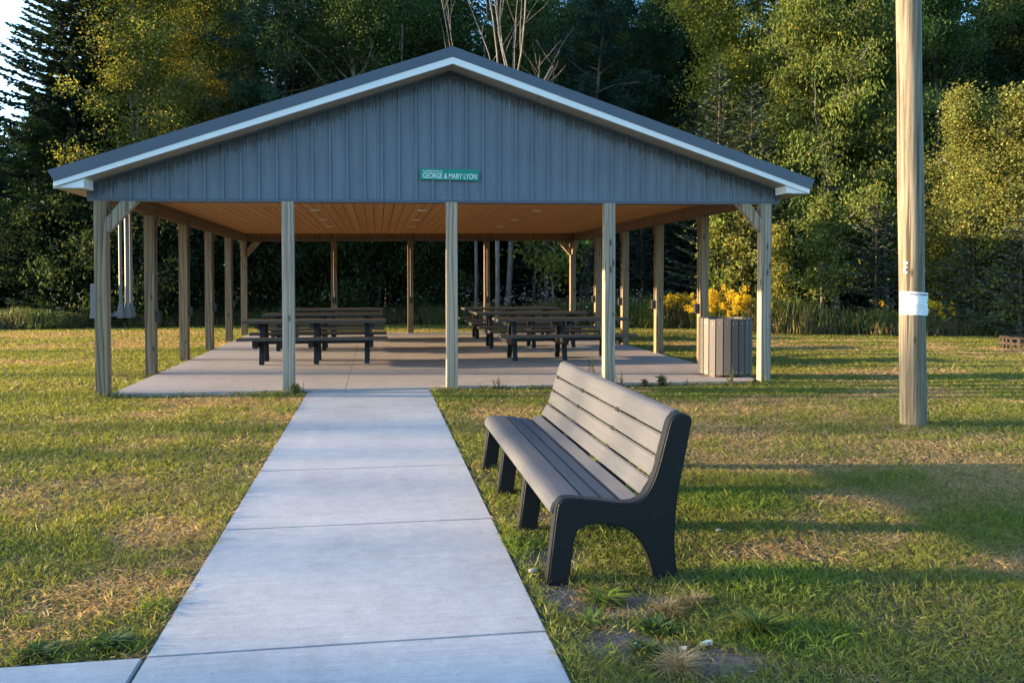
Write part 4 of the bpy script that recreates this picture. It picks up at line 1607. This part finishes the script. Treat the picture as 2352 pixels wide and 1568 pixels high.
# bare dead trees rising behind the ridge
def dead_tree(seed, x, y, H, stems, lab, r0=.10):
    rs = np.random.RandomState(seed)
    o = empty("dead_tree", (x, y, 0), lab, "tree", "bare dead trees behind the roof")
    paths = []

    def grow(p, d, ln, r, lev):
        k = 7
        pts = curve_path(p, d, ln, k, rs, .10, .045)
        paths.append((pts, np.linspace(r, r * .42, k + 1)))
        if lev == 0:
            return
        for i in range(rs.randint(3, 5)):
            q = rs.uniform(.25, .95)
            b = np.array([np.interp(q * k, np.arange(k + 1), pts[:, j]) for j in range(3)])
            dd = unit((pts[-1] - pts[0])[None])[0] + rs.normal(0, .55, 3) * np.array([1, .6, .5]) + np.array([0, 0, .15])
            grow(b, dd, ln * rs.uniform(.35, .6), r * .5, lev - 1)
    paths.append((np.array([[0, 0, -.2], [.02, 0, 1.5], [0, .02, 3.2], [.03, 0, 4.4]]), [r0 * 1.5, r0 * 1.35, r0 * 1.2, r0 * 1.05]))
    for (dx, dy, dl) in stems:
        grow((.03, 0, 4.3), (dx, dy, 1), (H - 4.3) * dl, r0 * .72, 2)
    tv = tubes_np(paths, 6)
    me = fast_mesh("branches", tv[0], tv[1], None, [M['dead']])
    for p_ in me.polygons:
        p_.use_smooth = True
    link_mesh("branches", me, o)


dead_tree(5, X(1142, 27.2), 27.2, 12.2, [(.03, .0, 1.0), (.32, .05, .95), (.13, -.1, 1.0), (.5, .1, .6)], "bare pale many stemmed dead tree rising right of the roof peak", .055)
dead_tree(9, X(1093, 28.2), 28.2, 11.5, [(-.10, .0, 1.0)], "single bare dead stem right of the roof peak, left of the many stemmed one", .042)
dead_tree(12, X(1036, 27.6), 27.6, 8.0, [(-.10, .0, .8)], "short bare dead stem just left of the roof peak", .034)

# rows of trees deeper in the wood
rb = random.Random(31)
kinds = ['maple1', 'maple2', 'pine1', 'pine2', 'spruce1', 'maple2', 'spruce1', 'pine2']
BL = "dark tree of the rows deeper in the wood behind the edge trees"
deep = []
for row, (yy, u0, u1, st, sc_) in enumerate(((37.5, 110, 2480, 118, 1.02), (43, 130, 2500, 105, 1.16), (49.5, 150, 2520, 100, 1.28))):
    u = u0 + row * 37
    while u < u1:
        y = yy + rb.uniform(-1.6, 1.6) - max(0, (u - 1500) / 850) * 7
        k = rb.choice(kinds)
        s_ = sc_ * rb.uniform(.85, 1.1)
        if 1040 < u < 1120 or 600 < u < 690 or 1560 < u < 1620:
            s_ *= .72
        if u < 230:
            s_ *= .62
        nm = {'m': 'broadleaf_tree', 'p': 'pine_tree', 's': 'spruce_tree', 'a': 'aspen_tree'}[k[0]]
        tree(k, nm, X(u, y), y, BL, group="trees deep in the wood", s=s_)
        u += st * rb.uniform(.75, 1.25)


# far mass of the wood: undergrowth and crowns filling the horizon
def far_wood():
    rs = np.random.RandomState(91)
    n = 900
    u = rs.uniform(-250, 2700, n)
    y = rs.uniform(44, 62, n)
    th = np.radians(YAW) + np.arctan((u - 1176) / 1920)
    x = y * np.tan(th)
    y = y - np.maximum(0, (u - 1500) / 850) * 8
    top = 10.5 + 2.0 * np.sin(u * .013) + 1.5 * np.sin(u * .031)
    top = np.where(u < 120, 6.5, top)
    z = rs.rand(n) ** .8 * top
    cen = np.stack([x, y, z], 1)
    V1, Q1, C1 = clump_leaves(cen, 1.1, 62, rs, .42, .6, MAPLE, 'leaf')
    # low dark undergrowth just behind the edge trees
    m = 520
    u2 = rs.uniform(-150, 2600, m)
    y2 = rs.uniform(31.5, 42, m)
    x2 = y2 * np.tan(np.radians(YAW) + np.arctan((u2 - 1176) / 1920))
    y2 = y2 - np.maximum(0, (u2 - 1400) / 950) * 8.5
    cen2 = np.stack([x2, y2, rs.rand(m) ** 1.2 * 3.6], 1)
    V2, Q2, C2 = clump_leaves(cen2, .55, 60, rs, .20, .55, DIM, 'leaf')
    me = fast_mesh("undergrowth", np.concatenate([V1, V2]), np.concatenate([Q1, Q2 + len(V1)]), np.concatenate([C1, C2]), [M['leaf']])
    tag(link_mesh("undergrowth", me), "dark leafy mass of the wood behind the trees", "undergrowth", kind="stuff")


far_wood()


# a sparse line of trees off to the left that throws the long shadow bands over the lawn
def shade_row():
    rs = np.random.RandomState(17)
    VS, QS, CS, b = [], [], [], 0

    def add(V, Q, Cc):
        nonlocal b
        VS.append(V); QS.append(Q + b); CS.append(Cc)
        b += len(V)
    XS = -52
    back = math.tan(rad(90 + SUN_AZ))

    def row_y(y, x=0):
        return y + back * (x - XS)
    for k in range(46):
        y = row_y(3.62) - .62 - k * .42 + rs.normal(0, .18)
        n = 14
        cen = np.stack([rs.normal(XS, 2, n), rs.normal(y, .16, n), rs.uniform(2.5, 9.2, n)], 1)
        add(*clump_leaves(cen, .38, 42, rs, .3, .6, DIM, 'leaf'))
    for yg, wd, den, zc in ((4.75, .06, 5, 7.6), (6.15, .08, 7, 7.6), (7.4, .05, 5, 8), (8.75, .12, 18, 7.4), (10.7, .08, 9, 7.2), (13.6, .1, 6, 7), (17.5, .15, 8, 6.2)):
        y = row_y(yg)
        cen = np.stack([rs.normal(XS, 1.5, den), rs.normal(y, wd, den), rs.normal(zc, .9, den)], 1)
        add(*clump_leaves(cen, .22, 22, rs, .2, .6, DIM, 'leaf'))
        pts = curve_path((XS, y, -.2), (0, 0, 1), zc + 1, 8, rs, .02, .03)
        V, Q = tubes_np([(pts, np.linspace(.10 + wd * .3, .04, 9))], 7)
        add(V, Q, np.tile([.06, .05, .04], (len(V), 1)))
    me = fast_mesh("treeline", np.concatenate(VS), np.concatenate(QS), np.concatenate(CS), [M['leaf']])
    tag(link_mesh("treeline", me), "distant line of trees to the left of the lawn", "treeline", kind="stuff")


shade_row()

# ------------------------------------------------------------------ tall weeds along the wood edge
def weeds():
    rs = np.random.RandomState(23)
    n = 60000
    x = rs.uniform(-17, 24, n)
    dy = np.abs(rs.normal(0, 1.25, n)) + rs.uniform(0, .35, n)
    y = tri_y(x) + dy + .25 * np.sin(x * 2.1) + .3 * (fnoise(x, x * 0, .7, 3) - .5)
    hmax = np.interp(x, [-17, -9, -4, 3, 7, 9, 12, 14, 24], [.55, .6, .65, .7, .85, 1.0, .95, .75, .7])
    h = hmax * rs.uniform(.35, 1.1, n) * (.55 + .9 * fnoise(x, y, .8, 12)) * np.clip(.4 + dy, .4, 1)
    az = rs.uniform(0, 2 * np.pi, n)
    ln = rs.uniform(.05, .5, n)
    D = np.stack([np.cos(az) * ln, np.sin(az) * ln, np.ones(n)], 1)
    N = np.stack([rs.normal(0, 1, n), rs.normal(0, 1, n), np.zeros(n) + .2], 1)
    t = rs.rand(n)[:, None]
    g_ = np.array([.050, .090, .022]) * (1 - t) + np.array([.105, .145, .038]) * t
    br_ = np.array([.13, .095, .05]) * (1 - t) + np.array([.24, .18, .095]) * t
    dryp = np.clip(.12 + 1.4 * (fnoise(x, y, .45, 51) - .5) + .35 * (dy < .5), 0, 1)
    col = np.where((rs.rand(n) < dryp)[:, None], br_, g_)
    P = np.stack([x, y, np.full(n, -.01)], 1)
    V, Q, CC = kites(P, D, N, h, rs.uniform(.016, .034, n), col, .05)
    # leaves on the stems
    k = 60000
    i = rs.randint(0, n, k)
    Pl = P[i] + unit(D[i]) * (h[i] * rs.uniform(.25, 1.0, k))[:, None] + rs.normal(0, .05, (k, 3))
    Vl, Ql, Cl = kites(Pl, rs.normal(0, 1, (k, 3)) + np.array([0, 0, .2]), rs.normal(0, 1, (k, 3)) + np.array([0, 0, .6]), rs.uniform(.05, .12, k), rs.uniform(.02, .045, k), col[i] * .95)
    # small white umbels in the shade behind the pavilion and right of it
    q = 420
    xw = np.concatenate([rs.uniform(-10, 3, 200), rs.uniform(3, 8.5, 220)])
    Pw = np.stack([xw, tri_y(xw) + rs.uniform(.2, 1.8, q), rs.uniform(.4, 1.25, q)], 1)
    qq = np.repeat(Pw, 4, axis=0) + rs.normal(0, .02, (q * 4, 3))
    Vw, Qw, Cw = kites(qq, rs.normal(0, 1, qq.shape) * np.array([1, 1, .3]), np.tile([0, -.4, 1.], (len(qq), 1)) + rs.normal(0, .2, qq.shape), .045, .04, np.tile([.62, .62, .56], (len(qq), 1)))
    me = fast_mesh("tall_weeds", np.concatenate([V, Vl, Vw]), np.concatenate([Q, Ql + len(V), Qw + len(V) + len(Vl)]), np.concatenate([CC, Cl, Cw]), [M['weed']])
    tag(link_mesh("tall_weeds", me), "tall green and straw weeds with small white flowers along the wood edge", "weeds", kind="stuff")


weeds()


def goldenrod(seed, H):
    rs = np.random.RandomState(seed)
    paths, Pl, Dl, Pf, Df = [], [], [], [], []
    for s_ in range(9):
        a = rs.uniform(0, 6.28)
        b = np.array([math.cos(a), math.sin(a), 0]) * rs.uniform(.02, .16)
        hh = H * rs.uniform(.55, 1.05)
        pts = curve_path(b, (math.cos(a) * .12, math.sin(a) * .12, 1), hh, 6, rs, .04, .02)
        paths.append((pts, np.linspace(.006, .003, 7)))
        for q in np.linspace(.15, .86, 26):
            c = np.array([np.interp(q * 6, np.arange(7), pts[:, j]) for j in range(3)])
            Pl.append(c)
            Dl.append(rs.normal(0, 1, 3) * np.array([1, 1, .25]) + np.array([0, 0, .15]))
        if rs.rand() < .66:
            top = pts[-1]
            for q in range(8):
                a2 = rs.uniform(0, 6.28)
                L = rs.uniform(.05, .15)
                for w_ in range(11):
                    f = w_ / 10
                    Pf.append(top + np.array([math.cos(a2) * L * f, math.sin(a2) * L * f, -.13 + .16 * (q / 8) + .05 * math.sin(f * 3) - .02 * f]) + rs.normal(0, .009, 3))
                    Df.append(rs.normal(0, 1, 3) + np.array([0, 0, .6]))
    Pl, Dl, Pf, Df = map(np.array, (Pl, Dl, Pf, Df))
    tv = tubes_np(paths, 4)
    k = len(Pl)
    g_ = np.array([.050, .090, .022])[None] * rs.uniform(.7, 1.6, k)[:, None]
    lv = kites(Pl, Dl, rs.normal(0, .4, (k, 3)) + np.array([0, 0, 1]), rs.uniform(.06, .12, k), rs.uniform(.012, .022, k), g_)
    me1 = fast_mesh("stems", np.concatenate([tv[0], lv[0]]), np.concatenate([tv[1], lv[1] + len(tv[0])]), np.concatenate([np.tile([.07, .09, .03], (len(tv[0]), 1)), lv[2]]), [M['weed']])
    k = len(Pf)
    yl = np.array([.74, .53, .025])[None] * rs.uniform(.6, 1.15, k)[:, None]
    me2 = fast_mesh("flower_heads", *kites(Pf, Df, rs.normal(0, 1, (k, 3)), rs.uniform(.022, .042, k), .026, yl), [M['weed']])
    return me1, me2


GR = [goldenrod(40 + i, h) for i, h in enumerate((1.15, 1.05, .95, 1.2))]
rg = random.Random(6)
for i in range(48):
    u = 1506 + (1800 - 1506) * (i + rg.random()) / 48
    y = float(tri_y(X(u, 24))) + .35 + rg.uniform(-.1, 1.1)
    x = X(u, y)
    y = float(tri_y(x)) + .30 + rg.uniform(-.1, 1.0)
    o = empty("goldenrod_plant", (x, y, 0), "tall goldenrod plant with yellow plumes in the weeds behind the litter bin", "plant", "goldenrod behind the litter bin", rg.uniform(0, 6))
    s_ = rg.uniform(.85, 1.12)
    o.scale = (s_, s_, s_ * rg.uniform(.78, 1.14))
    a, b = GR[i % 4]
    link_mesh("stems", a, o)
    link_mesh("flower_heads", b, o)
for u, y, s_, lab in ((2150, 20.6, 1.05, "goldenrod plant with yellow plumes just right of the timber pole"), (2185, 20.9, .82, "shorter goldenrod plant second to the right of the timber pole"), (2035, 21.2, .85, "goldenrod plant with a few plumes just left of the timber pole"), (1850, 21.9, .7, "small goldenrod plant in the weeds right of the front right post")):
    o = empty("goldenrod_plant", (X(u, y), y, 0), lab, "plant", "goldenrod near the pole", u)
    o.scale = (s_, s_, s_)
    a, b = GR[u % 4]
    link_mesh("stems", a, o)
    link_mesh("flower_heads", b, o)


# ------------------------------------------------------------------ weeds by the slab and the broadleaf rosettes
def upright_weed(seed, H, n=3):
    rs = np.random.RandomState(seed)
    paths, P, D = [], [], []
    for s_ in range(n):
        pts = curve_path((rs.normal(0, .02), rs.normal(0, .02), 0), (rs.normal(0, .15), rs.normal(0, .15), 1), H * rs.uniform(.6, 1), 6, rs, .06, .02)
        paths.append((pts, np.linspace(.004, .0018, 7)))
        for q in np.linspace(.1, 1, 26):
            P.append(np.array([np.interp(q * 6, np.arange(7), pts[:, j]) for j in range(3)]))
            D.append(rs.normal(0, 1, 3) * np.array([1, 1, .3]) + np.array([0, 0, .35]))
    P, D = np.array(P), np.array(D)
    tv = tubes_np(paths, 4)
    k = len(P)
    lv = kites(P, D, rs.normal(0, .4, (k, 3)) + np.array([0, 0, 1]), rs.uniform(.025, .06, k), rs.uniform(.010, .02, k), np.array([.075, .105, .045])[None] * rs.uniform(.7, 1.4, k)[:, None])
    return fast_mesh("weed", np.concatenate([tv[0], lv[0]]), np.concatenate([tv[1], lv[1] + len(tv[0])]), np.concatenate([np.tile([.08, .09, .04], (len(tv[0]), 1)), lv[2]]), [M['weed']])


WD = [upright_weed(1, .42, 3), upright_weed(2, .16, 7), upright_weed(3, .26, 4)]
for x, y, k, s_, lab in ((2.98, 11.30, 0, 1.15, "tallest upright weed at the slab edge left of the fourth front post"), (3.10, 11.34, 2, .8, "leafy weed clump against the left foot of the fourth front post"), (3.36, 11.30, 2, .9, "leafy weed against the right foot of the fourth front post"),
                         (3.75, 11.33, 1, .9, "low weed at the slab edge a step right of the fourth front post"), (4.0, 11.30, 1, 1.3, "low spreading weed clump at the slab edge between fourth post and bin"), (4.35, 11.32, 2, .45, "tiny weed at the slab edge nearest left of the bin"),
                         (5.02, 11.36, 2, 1.05, "yellow green weed standing in front of the litter bin"), (1.62, 11.3, 2, .8, "thin weed at the slab edge right of the middle front post"), (-1.05, 11.3, 1, 1.2, "bushy weed at the foot of the second front post"),
                         (-3.3, 11.3, 2, .7, "weed at the right foot of the front left corner post"), (5.42, 11.36, 1, .7, "dry weed at the foot of the front right corner post")):
    tag(link_mesh("weed", WD[k], None, (x, y, 0)), lab, "weed", "weeds along the front edge of the slab").scale = (s_, s_, s_)


def rosette(seed, n, L, W, cols, up=.5):
    rs = np.random.RandomState(seed)
    az = rs.uniform(0, 6.28, n)
    D = np.stack([np.cos(az), np.sin(az), rs.uniform(.1, up * 2, n)], 1)
    P = np.stack([np.cos(az) * .02, np.sin(az) * .02, np.full(n, .004)], 1) + rs.normal(0, .02, (n, 3)) * np.array([1, 1, 0])
    ci = rs.rand(n)[:, None]
    l_ = L * rs.uniform(.5, 1.1, n)
    dr = np.stack([np.cos(az), np.sin(az), -np.ones(n)], 1) * (l_ * .2)[:, None]
    V, Q, Cc = kites(P, D, np.tile([0, 0, 1.], (n, 1)), l_, W * rs.uniform(.7, 1.2, n), np.array(cols[0]) * (1 - ci) + np.array(cols[1]) * ci, .12, dr)
    V[:, 2] = np.maximum(V[:, 2], .003)
    return fast_mesh("leaf_tuft", V, Q, Cc, [M['weed']])


gl = ((.055, .11, .018), (.15, .19, .035))
dk = ((.03, .07, .015), (.07, .12, .03))
st_ = ((.20, .15, .085), (.36, .29, .18))
for x, y, me, lab, nm in ((1.04, 3.78, rosette(1, 46, .14, .020, gl), "bright broadleaf weed rosette on the dirt below the near end of the bench", "broadleaf_weed"),
                          (.93, 3.57, rosette(2, 30, .08, .016, gl, .8), "small bright green tuft beside the path edge near the bottom", "broadleaf_weed"),
                          (1.20, 3.45, rosette(3, 170, .08, .012, dk, .8), "dark green weed clump on the dirt between path and bench shadow", "broadleaf_weed"),
                          (1.08, 3.27, rosette(4, 130, .055, .011, dk, .8), "round dark green clump beside the smaller wood chip", "broadleaf_weed"),
                          (1.62, 3.36, rosette(5, 220, .13, .008, gl, 1.2), "spiky dark grass tuft right of the bare dirt", "grass_tuft"),
                          (1.16, 3.08, rosette(6, 260, .12, .004, st_, 1.0), "straw coloured dead grass tuft at the bottom edge right of the path", "grass_tuft"),
                          (1.30, 3.62, rosette(7, 240, .10, .004, st_, 1.2), "pinkish dry grass tuft above the dirt right of the rosette", "grass_tuft"),
                          (1.46, 3.70, rosette(8, 140, .09, .004, st_, 1.6), "upright dry grass tuft farthest from the path near the bench", "grass_tuft"),
                          (-1.10, 3.66, rosette(9, 240, .075, .014, dk, .8), "leafy green clump where the path meets the side pavement", "broadleaf_weed"),
                          (-1.35, 3.62, rosette(10, 190, .07, .012, dk, .8), "low green clump on the dirt left of the leafy corner clump", "broadleaf_weed"),
                          (-2.05, 3.78, rosette(11, 150, .07, .012, dk, .8), "dark green clump above the bare dirt at the lower left", "broadleaf_weed")):
    tag(link_mesh(nm, me, None, (x, y, 0)), lab, "weed" if nm == "broadleaf_weed" else "grass tuft")


# soil crumbs and clippings on the bare spots and along the path edges
def crumbs():
    rs = np.random.RandomState(61)
    P = []
    for (cx, cy, sx, sy) in BARE:
        n = int(900 * (sx * sy) ** .5 + 60)
        P.append(np.stack([rs.normal(cx, sx * .65, n), rs.normal(cy, sy * .65, n)], 1))
    P = np.concatenate(P)
    ok = ~((P[:, 0] > PATH[0] - .005) & (P[:, 0] < PATH[1] + .005)) & ~((P[:, 0] < WALK[1]) & (P[:, 1] < WALK[3] + .005)) & ~((P[:, 1] > SLAB[2] - .01) & (P[:, 0] > SLAB[0]) & (P[:, 0] < SLAB[1]))
    P = P[ok]
    n = len(P)
    base = np.concatenate([P, np.full((n, 1), .002)], 1)
    L = rs.uniform(.004, .013, n) * (1 + 1.2 * (rs.rand(n) < .05))
    c = np.array([.17, .135, .105])[None] * rs.uniform(.45, 1.7, n)[:, None]
    V1, Q1, C1 = kites(base, rs.normal(0, 1, (n, 3)) * np.array([1, 1, .4]) + np.array([0, 0, .5]), rs.normal(0, 1, (n, 3)), L, L * rs.uniform(.7, 1.2, n), c, .3)
    m = 420                                     # dry clippings strewn on the concrete near its edges
    side = rs.rand(m) < .5
    y = rs.uniform(2.6, 11.3, m)
    x = np.where(side, PATH[0] + np.abs(rs.normal(0, .13, m)), PATH[1] - np.abs(rs.normal(0, .13, m)))
    b2 = np.stack([x, y, np.full(m, .0245)], 1)
    D = np.stack([rs.normal(0, 1, m), rs.normal(0, 1, m), np.zeros(m)], 1)
    t = rs.rand(m)[:, None]
    V2, Q2, C2 = kites(b2, D, np.tile([0, 0, 1.], (m, 1)), rs.uniform(.008, .03, m), rs.uniform(.0015, .003, m), np.array([.30, .22, .12]) * (1 - t) + np.array([.10, .12, .04]) * t, .08)
    k = 160                                     # grit
    b3 = np.stack([rs.uniform(PATH[0] + .02, PATH[1] - .02, k), rs.uniform(2.6, 11.3, k), np.full(k, .0235)], 1)
    V3, Q3, C3 = kites(b3, rs.normal(0, 1, (k, 3)) * np.array([1, 1, .2]) + np.array([0, 0, .4]), rs.normal(0, 1, (k, 3)), rs.uniform(.003, .008, k), rs.uniform(.003, .007, k), np.array([.2, .18, .16])[None] * rs.uniform(.4, 2.2, k)[:, None], .3)
    me = fast_mesh("debris", np.concatenate([V1, V2, V3]), np.concatenate([Q1, Q2 + len(V1), Q3 + len(V1) + len(V2)]), np.concatenate([C1, C2, C3]), [M['grass']])
    tag(link_mesh("debris", me), "soil crumbs, dry clippings and grit on the bare spots and path edges", "debris", kind="stuff")


crumbs()
